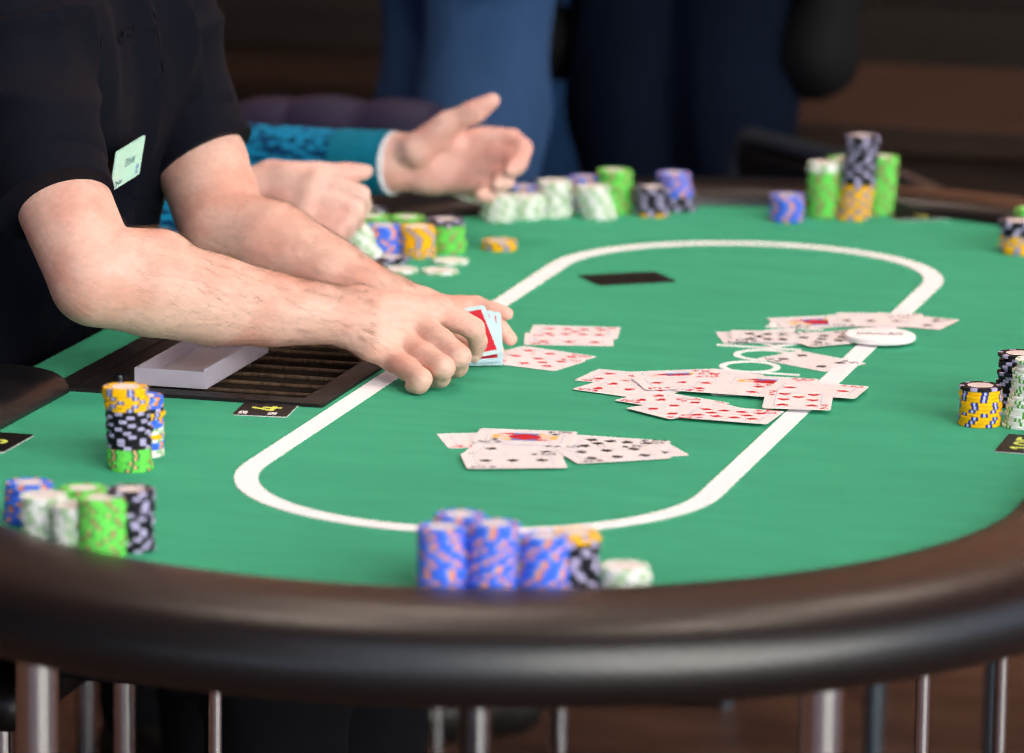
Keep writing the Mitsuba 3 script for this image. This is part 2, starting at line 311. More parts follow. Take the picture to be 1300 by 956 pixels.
for y in np.linspace(HL, yf + endr + 0.01, 6)[1:]: path.append((np.array([0, y]), np.array([-1.0, 0]), 1))
for s in np.linspace(1, 0.02, 8): path.append((np.array([0, yf + endr * (1 - math.cos(s * math.pi / 2))]), np.array([-1.0, 0]), math.sin(s * math.pi / 2) ** 0.7))
RV, RFc, K = [], [], len(prof)
for b, o, s in path:
    q = pc_ + (prof - pc_) * s
    RV.append(np.c_[b[0] + o[0] * q[:, 0], b[1] + o[1] * q[:, 0], TZ + q[:, 1]])
RV = np.concatenate(RV)
for i in range(len(path) - 1):
    for j in range(K):
        a, b, c, d = i * K + j, i * K + (j + 1) % K, (i + 1) * K + (j + 1) % K, (i + 1) * K + j
        RFc += [(a, b, c), (a, c, d)]
for i, sgn in ((0, 1), (len(path) - 1, -1)):
    for j in range(1, K - 1): RFc.append((i * K, i * K + (j + 1 if sgn > 0 else j), i * K + (j if sgn > 0 else j + 1)))
rail = trimesh.Trimesh(RV, RFc, process=False)
if rail.volume < 0: rail.invert()
put(TB + '__padded_rail', rail, 'm_rail', smooth=50)
for x in (-0.337, 0.337):
    for y in (-0.72, 0.72):
        lg = put(TB + '__leg', tube((x, y, 0.0), (x, y, TZ - 0.045), 0.0185, seg=28), 'm_chrome', smooth=40)
        put(lg + '__mounting_plate', bx(x - 0.05, x + 0.05, y - 0.05, y + 0.05, TZ - 0.053, TZ - 0.0455), 'm_black')
    put(TB + '__support_rod', tube((x, 0.232, 0.0), (x, 0.232, TZ - 0.045), 0.007), 'm_chrome', smooth=40)
    put(TB + '__support_rod', tube((x, -0.232, 0.0), (x, -0.232, TZ - 0.045), 0.007), 'm_chrome', smooth=40)

# ------------------------------------------------------------------ dealer's chip tray, let into the felt
TR = name('chip_tray')
tag(TR, "black dealer's chip tray with long brown ribbed slots, let into the felt", 'tray')
rim = 0.020
fr = sbox(TRX0, TRY0, TRX1, TRY1).buffer(0.004).difference(sbox(TRX0 + rim, TRY0 + rim, TRX1 - rim, TRY1 - rim))
put(TR + '__frame', extr(fr, TZ, 0.0035), 'm_tray')
put(TR + '__tray_floor', cat_([bx(TRX0 + 0.007, TRX1 - 0.007, TRY0 + 0.007, TRY1 - 0.007, TZ - 0.044, TZ - 0.040), bx(TRX0 + 0.0065, TRX0 + 0.012, TRY0 + 0.0065, TRY1 - 0.0065, TZ - 0.042, TZ), bx(TRX1 - 0.012, TRX1 - 0.0065, TRY0 + 0.0065, TRY1 - 0.0065, TZ - 0.042, TZ),
    bx(TRX0 + 0.012, TRX1 - 0.012, TRY0 + 0.0065, TRY0 + 0.012, TZ - 0.042, TZ), bx(TRX0 + 0.012, TRX1 - 0.012, TRY1 - 0.012, TRY1 - 0.0065, TZ - 0.042, TZ)]), 'm_tray')
SX0 = TRX0 + 0.058
lid = put(TR + '__lid_panel', bx(TRX0 + rim, SX0, TRY0 + rim, TRY1 - rim, TZ - 0.039, TZ + 0.0015), 'm_tray')
lk = (-0.4358, -0.2203)
k = put(lid + '__lock', trimesh.creation.cylinder(0.006, 0.004, sections=24, transform=trimesh.transformations.translation_matrix([lk[0], lk[1], TZ + 0.0035])), 'm_chrome', smooth=40)
n = 13; pit = (TRY1 - TRY0 - 2 * 0.014) / n
for i in range(n):                                  # each slot a half pipe between two ribs
    ya = TRY0 + 0.014 + i * pit; xs = []
    for j in range(17):
        th = math.pi * j / 16; xs.append((ya + pit / 2 - math.cos(th) * (pit / 2 - 0.0022), TZ - 0.003 - 0.029 * math.sin(th) ** 0.75))
    pts = [(ya, TZ - 0.039)] + [(ya, TZ - 0.003)] + xs + [(ya + pit, TZ - 0.003), (ya + pit, TZ - 0.039)]
    m = extr(Polygon(pts), 0, TRX1 - 0.013 - SX0)
    m.apply_transform(np.array([[0, 0, 1, SX0], [1, 0, 0, 0], [0, 1, 0, 0], [0, 0, 0, 1]], float))
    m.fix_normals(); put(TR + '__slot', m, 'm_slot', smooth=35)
    if i: put(TR + '__rib', rbox(SX0 + 0.0005, TRX1 - 0.0135, ya - 0.0021, ya + 0.0021, TZ - 0.0028, TZ + 0.0006, 0.0012, 8), 'm_rib', 40)
# frosted clear box that stands in the tray
CB = name('clear_box')
tag(CB, 'frosted clear plastic box without a lid, standing on the chip tray', 'box')
b0, b1 = (-0.4085, -0.2658), (-0.3407, -0.2427)
bX0, bX1, bY0, bY1, bz, bh = b0[0], b0[0] + 0.070, b0[1] + 0.006, b0[1] + 0.198, TZ + 0.0045, 0.0160
w = 0.0022
put(CB + '__base', bx(bX0, bX1, bY0, bY1, bz, bz + w), 'm_clearbox')
put(CB + '__side_wall', bx(bX0, bX0 + w, bY0, bY1, bz + w, bz + bh), 'm_clearbox')
saw = [(bY0, bz + bh), (bY1, bz + bh), (bY1, bz - 0.003)]
nn = 10
for i in range(nn): 
    y = bY1 - (bY1 - bY0) * (i + 0.5) / nn; saw += [(y + 0.004, bz - 0.003), (y, bz - 0.0005), (y - 0.004, bz - 0.003)]
saw += [(bY0, bz - 0.003)]
m = extr(Polygon([(a, b + 0.003) for a, b in saw]).buffer(0), 0, w); m.apply_transform(np.array([[0, 0, 1, bX1 - w], [1, 0, 0, 0], [0, 1, 0, 0], [0, 0, 0, 1]], float)); m.fix_normals()
put(CB + '__side_wall', m, 'm_clearbox')
for ya in (bY0, bY1 - w): put(CB + '__end_wall', bx(bX0 + w, bX1 - w, ya, ya + w, bz + w, bz + bh), 'm_clearbox')

# ------------------------------------------------------------------ chips
CR, CT, CP = 0.0195, 0.00322, 0.0033
def chip_meshes():
    N = 54; pr = [(0.0, 0), (CR - 0.0006, 0), (CR, 0.0005), (CR, CT - 0.0005), (CR - 0.0006, CT), (0.0150, CT), (0.0118, CT), (0.0, CT)]
    A = np.arange(N + 1) * 2 * math.pi / N; out = {'body': [], 'edge': [], 'edge2': [], 'dot': [], 'inlay': []}
    P = lambda r, z, a: (r * math.cos(a), r * math.sin(a), z)
    for j in range(N):
        for s in range(len(pr) - 1):
            (r0, z0), (r1, z1) = pr[s], pr[s + 1]; q = j % 9
            g = 'body'
            if s in (1, 2, 3, 4) and q == 3: g = 'edge'
            if s in (1, 2, 3, 4) and q == 5: g = 'edge2'
            if s in (1, 2, 3, 4) and q == 4: g = 'dot'
            if s == 6: g = 'inlay'
            a, b = A[j], A[j + 1]; quad = [P(r0, z0, a), P(r1, z1, a), P(r1, z1, b), P(r0, z0, b)]
            out[g] += [[quad[0], quad[1], quad[2]], [quad[0], quad[2], quad[3]]]
    R = {}
    def mk(tr):
        tr = np.array(tr); ar = np.linalg.norm(np.cross(tr[:, 1] - tr[:, 0], tr[:, 2] - tr[:, 0]), axis=1); tr = tr[ar > 1e-12]
        m = trimesh.Trimesh(tr.reshape(-1, 3), np.arange(len(tr) * 3).reshape(-1, 3), process=False); m.merge_vertices(); m.invert() if False else None; return m
    R['body'] = mk(out['body']); R['body_in'] = mk(out['body'] + out['inlay']); R['edge'] = mk(out['edge'] + out['edge2']); R['edge_dot'] = mk(out['edge'] + out['edge2'] + out['dot']); R['edge_b'] = mk(out['edge']); R['dot_b'] = mk(out['dot'] + out['edge2']); R['dot'] = mk(out['dot']); R['inlay'] = mk(out['inlay'])
    return R
CM = chip_meshes()
CD = {}
for c, (_, _, dcol) in CHIP.items():
    CD[c] = {'covered': mikit.ply(CM['body_in'], 'm_chip_' + c), 'top': mikit.ply(CM['body'], 'm_chip_' + c), 'edge': mikit.ply(CM['edge_b' if c == 'blue' else 'edge' if dcol else 'edge_dot'], 'm_spot_' + c)}
    if dcol: CD[c]['dot'] = mikit.ply(CM['dot_b' if c == 'blue' else 'dot'], 'm_dot_' + c)
INL = mikit.ply(CM['inlay'], 'm_inlay')
ORD = ['topmost', 'second', 'third', 'fourth', 'fifth', 'sixth', 'seventh', 'eighth', 'ninth', 'tenth', 'eleventh', 'twelfth', 'thirteenth', 'fourteenth', 'fifteenth', 'sixteenth', 'seventeenth', 'eighteenth', 'nineteenth', 'twentieth',
       '21st', '22nd', '23rd', '24th', '25th', '26th', '27th', '28th', '29th', '30th', '31st']
COLN = {'white': 'white and green', 'green': 'light green', 'blue': 'blue and orange', 'yellow': 'yellow', 'black': 'black and lilac'}
def chip(c, x, y, z, rot, covered, label, group=None):
    n = name('poker_chip'); to = T().translate([x, y, z]).rotate([0, 0, 1], rot)
    scene[n + '__body'] = {**CD[c]['covered' if covered else 'top'], 'to_world': to}
    scene[n + '__edge_spots'] = {**CD[c]['edge'], 'to_world': to}; tag(n + '__edge_spots', kind='stuff')
    if 'dot' in CD[c]: scene[n + '__spot_centres'] = {**CD[c]['dot'], 'to_world': to}; tag(n + '__spot_centres', kind='stuff')
    if not covered: scene[n + '__inlay'] = {**INL, 'to_world': to}; tag(n + '__inlay', 'cream printed centre label')
    tag(n, label, 'poker chip', group)
STUFF = []
def T_np(base, lean, bend, jit, z, i, n):
    f = (i / max(n - 1, 1)) ** bend
    return (base[0] + lean[0] * f + random.gauss(0, jit), base[1] + lean[1] * f + random.gauss(0, jit), z + i * CP)
def stack(desc, base, cols, lean=(0, 0), bend=1.0, jit=0.0007, z=TZ, solo=True):
    """chips bottom to top; desc ends the label: '... of the <desc>'"""
    seq = [c for c, k in cols for _ in range(k)]; n = len(seq)
    rot = random.uniform(0, 60)
    if not solo:
        tr = [T_np(base, lean, bend, jit, z, i, n) for i in range(n)]
        for i, c in enumerate(seq): STUFF.append((c, tr[i], random.uniform(0, 60), i == n - 1))
        return
    for i, c in enumerate(seq):
        f = (i / max(n - 1, 1)) ** bend
        x = base[0] + lean[0] * f + random.gauss(0, jit); y = base[1] + lean[1] * f + random.gauss(0, jit)
        rot = rot + random.choice([random.uniform(-10, 10), random.uniform(10, 50), random.uniform(10, 50)])
        k = n - 1 - i
        if n == 1: lb = desc
        else:
            o = 'topmost' if k == 0 else ('bottom' if i == 0 else ORD[k])
            lb = f'{c} chip, {o}' + (' from top' if 0 < k and i else '') + f' of {desc}'
        chip(c, x, y, z + i * CP, rot, i < n - 1, lb, None if n == 1 else 'chips of the ' + desc)

# single tower in front of the tray, and the mixed one behind it
stack('tall yellow-black-green stack near the tray', (-0.298, -0.5929), [('green', 6), ('black', 10), ('yellow', 6)], (-0.0039, -0.0013), 2.2)
stack('mixed stack behind the yellow-black-green one', (-0.308, -0.5342), [('white', 2), ('blue', 2), ('white', 1), ('yellow', 1), ('white', 2), ('blue', 2), ('yellow', 2), ('black', 1), ('blue', 3)])
# by the right edge
stack('yellow stack, black on top, right edge', (0.3705, -0.1663), [('yellow', 10), ('black', 1)])
stack('leaning black stack behind the right yellow one', (0.387, -0.0671), [('black', 15)], (0.003, 0), 1.0, 0.0018)
stack('white stack cut by the right photo edge', (0.4108, -0.162), [('white', 19)], (0.0095, 0), 1.0, 0.0013)
stack('black-on-yellow stack cut by the far right edge', (0.2548, 0.7749), [('yellow', 6), ('black', 5)], solo=False)
stack('green stack at the far right edge', (0.2607, 0.8429), [('green', 12)], solo=False)
# far right group
stack('low blue stack at the far end', (-0.029, 0.9049), [('blue', 9)])
stack('green stack capped with white, right of the low blue one', (0.0054, 0.9466), [('green', 16), ('white', 3)], solo=False)
stack('tallest stack, black on yellow, at the far end', (0.0392, 0.9469), [('yellow', 12), ('black', 17)], (0.0084, 0.003), 0.7, 0.0010)
stack('plain green stack right of the tallest tower', (0.0584, 0.9924), [('green', 20)], (0.004, 0), solo=False)
stack('green stack half hidden behind the tallest tower', (0.0164, 1.0103), [('green', 18)], solo=False)
# far left row
stack('low white stack by the open palm', (-0.3844, 0.8363), [('white', 7)], solo=False)
stack('far white stack, second from the open palm', (-0.3387, 0.7969), [('white', 9)], solo=False)
stack('far white stack, third from the open palm', (-0.3125, 0.8267), [('white', 8)], solo=False)
stack('stack behind the third far white stack', (-0.3355, 0.9048), [('white', 4), ('blue', 3)], solo=False)
stack('tall white stack in the far row', (-0.2846, 0.8544), [('white', 12)], (-0.0025, -0.0009), 1, 0.0015, solo=False)
stack('blue stack behind the far tall white stack', (-0.2671, 0.9143), [('blue', 11)], solo=False)
stack('leaning white stack left of the tall green', (-0.2349, 0.8546), [('white', 11)], (-0.0084, -0.003), 1, 0.0012, solo=False)
stack('tall green stack of the far row', (-0.2273, 0.8957), [('green', 15)], jit=0.0013, solo=False)
stack('black stack right of the tall green one', (-0.1828, 0.8909), [('yellow', 1), ('black', 9)], jit=0.0012, solo=False)
stack('blue on black stack, last of the far row', (-0.1602, 0.9408), [('black', 5), ('blue', 8)], (-0.0085, -0.003), 0.7, solo=False)
# group under the fist
stack('slanting white stack beside the fist', (-0.4023, 0.4862), [('white', 12)], (-0.0152, -0.0054), 1, 0.0010, solo=False)
stack('white stack half hidden behind the forearm', (-0.4396, 0.5288), [('white', 8)], jit=0.001, solo=False)
stack('blue stack beside the slanting white one', (-0.3952, 0.5285), [('blue', 10)], solo=False)
stack('green stack behind the blue one near the fist', (-0.425, 0.5882), [('green', 10)], solo=False)
stack('black stack at the back near the fist', (-0.4473, 0.6523), [('black', 9)], solo=False)
stack('yellow stack near the fist', (-0.3593, 0.5359), [('yellow', 10)], solo=False)
stack('green stack behind the yellow one near the fist', (-0.3879, 0.5932), [('green', 10)], solo=False)
stack('black-topped green stack near the fist', (-0.3345, 0.5742), [('green', 9), ('black', 2)], (-0.0032, -0.0011), 1.0, solo=False)
stack('low yellow pile lying alone on felt', (-0.287, 0.61), [('yellow', 3)])
stack('single white poker chip lying nearest the green stack', (-0.3127, 0.5074), [('white', 1)])
stack('single white poker chip lying alone right of the forearm', (-0.308, 0.4415), [('white', 1)])
stack('single white poker chip lying right of the leaning pair', (-0.3505, 0.4342), [('white', 1)])
stack('single white poker chip lying nearest the forearm', (-0.3543, 0.387), [('white', 1)])
stack('single black poker chip lying behind the loose white chips', (-0.3763, 0.4875), [('black', 2)])
# blue group at the near rail
stack('near blue stack, left one at the rail', (0.0826, -0.9616), [('blue', 17)])
stack('near blue stack, middle one at the rail', (0.1211, -0.9523), [('blue', 18)])
stack('near blue stack, right one at the rail', (0.158, -0.9396), [('blue', 15)])
stack('blue stack standing behind the near blue ones', (0.0829, -0.9166), [('blue', 17)])
stack('black stack with yellow top at the near rail', (0.1777, -0.9203), [('black', 13), ('yellow', 2)])
stack('low white stack at the near rail', (0.2154, -0.9097), [('white', 7)])
stack('blue stack in the near left corner', (-0.3107, -0.8127), [('blue', 10)])
stack('shaded white stack in the near left corner', (-0.2758, -0.8675), [('white', 11)])
stack('bright white stack in the near left corner', (-0.24, -0.8944), [('white', 11)])
stack('rear green stack in the near left corner', (-0.2616, -0.82), [('green', 10)])
stack('front green stack in the near left corner', (-0.2144, -0.9045), [('green', 14)])
stack('black stack in the near left corner', (-0.1988, -0.8823), [('black', 15)])

# the chips of the far stacks, too small to tell apart one by one: one object of all its pieces
V_, C_ = [], []
for c, pos, rot, top in STUFF:
    a, e, d = CHIP[c]
    for part, col in (('body', a), ('edge', e), ('dot', d or e), ('inlay', (232, 222, 220) if top else a)):
        m = CM[part + '_b' if c == 'blue' and part in ('edge', 'dot') else part].copy(); m.apply_transform(trimesh.transformations.rotation_matrix(math.radians(rot), [0, 0, 1])); m.apply_translation(pos)
        V_.append(m); C_.append(np.tile(lin(*col), (len(m.vertices), 1)))
scene['m_chip_far'] = {'type': 'twosided', 'bsdf': {'type': 'principled', 'base_color': {'type': 'mesh_attribute', 'name': 'vertex_color'}, 'roughness': 0.5, 'specular': 0.22}}
put(name('stacked_poker_chips'), cat_(V_), 'm_chip_far', False, color=np.vstack(C_)); tag('stacked_poker_chips', 'blurred stacks of coloured poker chips along the far rim of the table', 'poker chips', None, 'stuff')

# dealer button
DB = name('dealer_button'); bc = (0.2096, 0.2002)
m = trimesh.creation.revolve([(0, 0), (0.0335, 0), (0.035, 0.0012), (0.035, 0.0045), (0.0335, 0.0058), (0, 0.0058)], sections=64); m.apply_translation([bc[0], bc[1], TZ + 0.0032])
put(DB + '__disc', m, 'm_line', smooth=35); tag(DB, 'thick white round dealer button lying on the far cards', 'dealer button')
tx = meshkit.text_mesh('DEALER', 0.009, 0.0002, True); tx.apply_translation([-tx.bounds[:, 0].mean(), -tx.bounds[:, 1].mean(), 0]); tx.apply_transform(trimesh.transformations.rotation_matrix(math.radians(14), [0, 0, 1])); tx.apply_translation([bc[0], bc[1], TZ + 0.0032 + 0.00578])
put(DB + '__lettering', tx, 'm_slot')

# ------------------------------------------------------------------ playing cards
CW, CH, CTK = 0.063, 0.088, 0.00028
RED, BLK, BLU, YEL = lin(206, 28, 44), lin(30, 30, 38), lin(104, 122, 200), lin(230, 186, 80)
def suit(s):
    a = np.linspace(0, 2 * math.pi, 40)
    if s == 'hearts': return Polygon(np.c_[16 * np.sin(a) ** 3, 13 * np.cos(a) - 5 * np.cos(2 * a) - 2 * np.cos(3 * a) - np.cos(4 * a)] / 34).buffer(0)
    if s == 'diamonds': return Polygon([(0, 0.55), (0.4, 0), (0, -0.55), (-0.4, 0)])
    stem = Polygon([(0, 0), (0.16, -0.5), (-0.16, -0.5)])
    if s == 'spades': return unary_union([affinity.rotate(suit('hearts'), 180, origin=(0, 0)), stem])
    return unary_union([Point(0, 0.24).buffer(0.22, quad_segs=5), Point(-0.23, -0.1).buffer(0.22, quad_segs=5), Point(0.23, -0.1).buffer(0.22, quad_segs=5), stem])
SUIT = {s: suit(s).simplify(0.01) for s in ('hearts', 'diamonds', 'spades', 'clubs')}
NUM = {'ace': 1, 'two': 2, 'three': 3, 'four': 4, 'five': 5, 'six': 6, 'seven': 7, 'eight': 8, 'nine': 9, 'ten': 10}
GRID = {1: [(0, 0)], 2: [(0, 1), (0, -1)], 3: [(0, 1), (0, 0), (0, -1)], 4: [(-1, 1), (1, 1), (-1, -1), (1, -1)]}
GRID[5] = GRID[4] + [(0, 0)]; GRID[6] = GRID[4] + [(-1, 0), (1, 0)]; GRID[7] = GRID[6] + [(0, 0.5)]; GRID[8] = GRID[7] + [(0, -0.5)]
GRID[9] = [(-1, 1), (1, 1), (-1, 0.33), (1, 0.33), (-1, -0.33), (1, -0.33), (-1, -1), (1, -1), (0, 0)]; GRID[10] = GRID[9][:-1] + [(0, 0.66), (0, -0.66)]
CARD = sbox(-CW / 2, -CH / 2, CW / 2, CH / 2).buffer(-0.0035).buffer(0.0035, quad_segs=6)
STOCK = extr(CARD, 0, CTK)
FRAME = sbox(-CW / 2 + 0.010, -CH / 2 + 0.010, CW / 2 - 0.010, CH / 2 - 0.010); FRAME = FRAME.difference(FRAME.buffer(-0.0005))
_txt = {}
def face_print(rank, st):
    col = RED if st in ('hearts', 'diamonds') else BLK; parts = []
    def add(poly, c):
        for g in getattr(poly, 'geoms', [poly]):
            if g.area > 1e-10: parts.append((trimesh.creation.extrude_polygon(g, 0.00004, engine='earcut'), c))
    def addm(m, c): parts.append((m, c))
    ix = {'ace': 'A', 'king': 'K', 'queen': 'Q', 'jack': 'J', 'ten': '10'}.get(rank, str(NUM.get(rank, '')))
    if ix not in _txt:
        m = meshkit.text_mesh(ix, 0.0115, 0.00004, True); m.apply_translation([-m.bounds[:, 0].mean(), -m.bounds[:, 1].mean(), 0]); _txt[ix] = m
    P = SUIT[st]
    for r in (0, 180):
        M = trimesh.transformations.rotation_matrix(math.radians(r), [0, 0, 1])
        m = _txt[ix].copy(); m.apply_translation([-CW / 2 + 0.0065, CH / 2 - 0.0105, 0]); m.apply_transform(M); addm(m, col)
        add(affinity.rotate(affinity.translate(affinity.scale(P, 0.0075, 0.0075, origin=(0, 0)), -CW / 2 + 0.0065, CH / 2 - 0.0225), r, origin=(0, 0)), col)
    add(FRAME, lin(150, 166, 214))
    if rank in NUM:
        k = NUM[rank]; sz = 0.024 if k == 1 else 0.0125
        for gx, gy in GRID[k]:
            q = affinity.scale(P, sz, sz, origin=(0, 0)); q = affinity.rotate(q, 180, origin=(0, 0)) if gy < 0 else q
            add(affinity.translate(q, gx * 0.0135, gy * 0.0255), col)
    else:                                           # court card: a plain two-headed figure in four colours
        for r in (0, 180):
            H = [(sbox(-0.016, 0.0, 0.016, 0.012), BLU), (Polygon([(-0.013, 0.0), (0.013, 0.0), (0.004, 0.015), (-0.004, 0.015)]), RED), (Point(0, 0.0195).buffer(0.0055), lin(240, 206, 180)), (Polygon([(-0.007, 0.023), (0.007, 0.023), (0.009, 0.031), (0.003, 0.027), (0, 0.032), (-0.003, 0.027), (-0.009, 0.031)]), YEL),
                 (Polygon([(-0.016, 0.012), (-0.007, 0.010), (-0.010, 0.022)]), YEL), (Polygon([(0.016, 0.012), (0.007, 0.010), (0.011, 0.026)]), RED), (affinity.translate(affinity.scale(P, 0.009, 0.009, origin=(0, 0)), -0.0145, 0.026), col)]
            for i, (g, c) in enumerate(H):
                g = affinity.rotate(g, r, origin=(0, 0)); m = extr(g, 0.000004 * i, 0.00004); parts.append((m, c))
    V = cat_([m for m, _ in parts]); C = np.vstack([np.tile(c, (len(m.vertices), 1)) for m, c in parts])
    return V, C
_fp = {}
GRP = None
def card(x, y, ang, rank, st, lvl, label, group, back=False, to=None):
    """ang: direction of the card's long side in degrees; lvl: layers of cards below it"""
    n = name('playing_card')
    if to is None: to = T().translate([x, y, TZ + 0.0003 + lvl * 0.00034]).rotate([0, 0, 1], ang - 90)
    scene[n + '__stock'] = {**_stock, 'to_world': to}
    if back:
        scene[n + '__back_print'] = {**_back, 'to_world': to @ T().translate([0, 0, CTK])}
    else:
        if (rank, st) not in _fp: V, C = face_print(rank, st); _fp[rank, st] = mikit.ply(V, 'm_print', False, color=C)
        scene[n + '__face_print'] = {**_fp[rank, st], 'to_world': to @ T().translate([0, 0, CTK - 0.00001])}
    tag(n, label, 'playing card', group)
_stock = mikit.ply(STOCK, 'm_card')
_back = mikit.ply(extr(sbox(-CW / 2 + 0.005, -CH / 2 + 0.005, CW / 2 - 0.005, CH / 2 - 0.005), 0, 0.00004), 'm_back')
G = 'cards dealt at the near side of the oval'
W_ = 'of the nearest hand'
for i, (c, rank, st, d) in enumerate([
    ((-0.0337, -0.3778, 25.3483), 'ace', 'hearts', 'leftmost card ' + W_),
    ((0.0958, -0.386, 33.9634), 'ten', 'clubs', 'rightmost card ' + W_),
    ((0.0022, -0.4174, 1.5752), 'two', 'clubs', 'mostly covered card left ' + W_),
    ((0.0777, -0.3682, 0.1391), 'ten', 'spades', 'second card from the right ' + W_),
    ((0.0849, -0.4076, 33.4656), 'six', 'spades', 'slanting middle card ' + W_),
    ((-0.0059, -0.3643, 8.2119), 'king', 'clubs', 'picture card ' + W_),
    ((0.0103, -0.4663, 20.8462), 'three', 'spades', 'frontmost card ' + W_),
    ]): card(*c, rank, st, i, f'{rank} of {st}, {d}', G)
G = 'cards of the red-suit heap'
W_ = 'of the red heap mid table'
for i, (c, rank, st, d, bk) in enumerate([
    ((0.1264, -0.0652, 106.8561), 'two', 'hearts', 'red-backed face-down card ', True),
    ((0.018, -0.0638, -8.3547), 'six', 'diamonds', 'upper left card ', False),
    ((0.0632, -0.0391, 29.4861), 'jack', 'diamonds', 'upper picture card ', False),
    ((0.0308, -0.1183, -18.0441), 'five', 'hearts', 'left pointing card ', False),
    ((0.1009, -0.0479, 82.9878), 'nine', 'hearts', 'far middle card ', False),
    ((0.0831, -0.1658, -23.9591), 'eight', 'hearts', 'lower left slanting card ', False),
    ((0.1003, -0.1933, 53.625), 'seven', 'diamonds', 'lowest slanting card ', False),
    ((0.1497, -0.0512, 3.1593), 'queen', 'hearts', 'right picture card ', False),
    ((0.0736, -0.0764, 26.4575), 'three', 'diamonds', 'inner card left ', False),
    ((0.1468, -0.2119, -3.208), 'ten', 'diamonds', 'nearest card ', False),
    ((0.1205, -0.0912, -1.5824), 'four', 'diamonds', 'inner card in the middle ', False),
    ((0.2004, -0.0747, -1.8327), 'two', 'diamonds', 'rightmost card ', False),
    ((0.1946, -0.1313, 99.2449), 'seven', 'hearts', 'upright card at the right front ', False),
    ]): card(*c, rank, st, i, (f'{d}{W_}' if bk else f'{rank} of {st}, {d}{W_}'), G, bk)
G = 'cards of the far fan'
W_ = 'of the far fan by the dealer button'
for i, (c, rank, st, d) in enumerate([
    ((0.0951, 0.1873, 20.151), 'seven', 'spades', 'leftmost card '),
    ((0.1297, 0.2866, 32.1614), 'king', 'spades', 'picture card '),
    ((0.1881, 0.324, 15.4427), 'five', 'clubs', 'farthest card '),
    ((0.2168, 0.3188, -9.6801), 'four', 'clubs', 'rightmost card '),
    ((0.1815, 0.3047, 14.5141), 'three', 'clubs', 'second card from the right '),
    ((0.1072, 0.1857, 13.0709), 'ten', 'spades', 'front left card '),
    ((0.1623, 0.1956, 43.3072), 'eight', 'spades', 'front right card '),
    ]): card(*c, rank, st, i, f'{rank} of {st}, {d}{W_}', G)
card(*(0.1648, 0.0812, 149.4414), 'four', 'spades', 0, 'four of spades lying alone across the white line', None)
card(*(-0.0852, 0.1141, 13.5592), 'six', 'diamonds', 0, 'six of diamonds lying under another card behind the held cards', 'pair behind the held cards')
card(*(-0.0891, 0.1538, 10.1837), 'nine', 'diamonds', 1, 'nine of diamonds on top of the straight pair beyond the held cards', 'pair behind the held cards')
card(*(-0.0892, 0.0217, -21.0638), 'eight', 'diamonds', 0, 'eight of diamonds, rear card of the pair beside the held cards', 'pair beside the hand')
card(*(-0.092, -0.0087, -16.0574), 'seven', 'diamonds', 1, 'seven of diamonds, front card of that pair', 'pair beside the hand')
# the red-backed cards that the dealer lifts: near long edge on the felt, leaning away from the camera
hb = np.array((-0.1096, -0.0471, 0.76)); ha0 = math.degrees(math.atan2(*(0.2535, 0.9672)))
for i, (dl, inpl, tilt, yaw) in enumerate(((0.0, 13, 38, 6), (0.0015, 4, 41, 7), (0.003, -3, 44, 8), (0.0045, 0, 34, 10))):
    to = T().translate([hb[0] - 0.25 * dl, hb[1] + dl, TZ + 0.0018 + 0.013 * (i == 0) + 0.004 * (i == 1)]).rotate([0, 0, 1], ha0 + yaw).rotate([1, 0, 0], tilt).rotate([0, 0, 1], inpl).translate([-CH / 2, CW / 2, 0]).rotate([0, 0, 1], 90)
    n = name('playing_card')
    scene[n + '__stock'] = {**mikit.ply(STOCK, 'm_card_edge'), 'to_world': to}; scene[n + '__back_print'] = {**_back, 'to_world': to @ T().translate([0, 0, CTK])}
    tag(n, ('front', 'second', 'third', 'lowest')[i] + ' red-backed playing card held in the dealer’s right hand', 'playing card', 'red-backed cards in the hand')
# black plastic cut card
cc = (-0.1115, 0.4714, 34.9975)
m = extr(CARD, 0, 0.0006)
k = put(name('cut_card'), m, 'm_placard', to=T().translate([cc[0], cc[1], TZ + 0.0004]).rotate([0, 0, 1], cc[2] - 90)); tag(k, 'plain black plastic cut card lying flat inside the far end of the oval', 'cut card')
# black seat cards with lime figures
def placard(x, y, ang, text, label, w=0.050, h=0.078, small=False):
    n = name('seat_card'); s = sbox(-w / 2, -h / 2, w / 2, h / 2).buffer(-0.003).buffer(0.003)
    M = T().translate([x, y, TZ + 0.0003]).rotate([0, 0, 1], ang)
    put(n + '__plate', cat_([extr(s, 0, 0.0012)]), 'm_placard', to=M)
    put(n + '__white_core', extr(s.buffer(0.0004).difference(s), 0.0, 0.0006), 'm_white_print', to=M)
    t_ = meshkit.text_mesh(text, 0.026 if len(text) < 3 else 0.022, 0.0002, True); t_.apply_translation([-t_.bounds[:, 0].mean(), -t_.bounds[:, 1].mean(), 0.00115])
    put(n + '__figure', t_, 'm_lime', to=M @ T().rotate([0, 0, 1], 90))
    if small:
        for q in ((0.010, -0.022), (-0.017, -0.022)):
            t_ = meshkit.text_mesh('SB', 0.0075, 0.0002, True); t_.apply_translation([-t_.bounds[:, 0].mean() + q[1] , -t_.bounds[:, 1].mean() - q[0], 0.00115]); put(n + '__small_print', t_, 'm_white_print', to=M @ T().rotate([0, 0, 1], 90))
    tag(n, label, 'seat card')
pA = (-0.2634, -0.3129); placard(pA[0], pA[1], 6, '4', 'black seat card with a lime figure 4 beside the chip tray', 0.050, 0.062, True)
pB = (-0.4485, -0.5285); placard(pB[0], pB[1], 0, '6', 'black seat card cut by the left edge of the photo', 0.050, 0.078)
pC = (0.4255, -0.2468); placard(pC[0], pC[1], 0, '10E', 'black seat card with lime figures cut by the right edge', 0.044, 0.078)
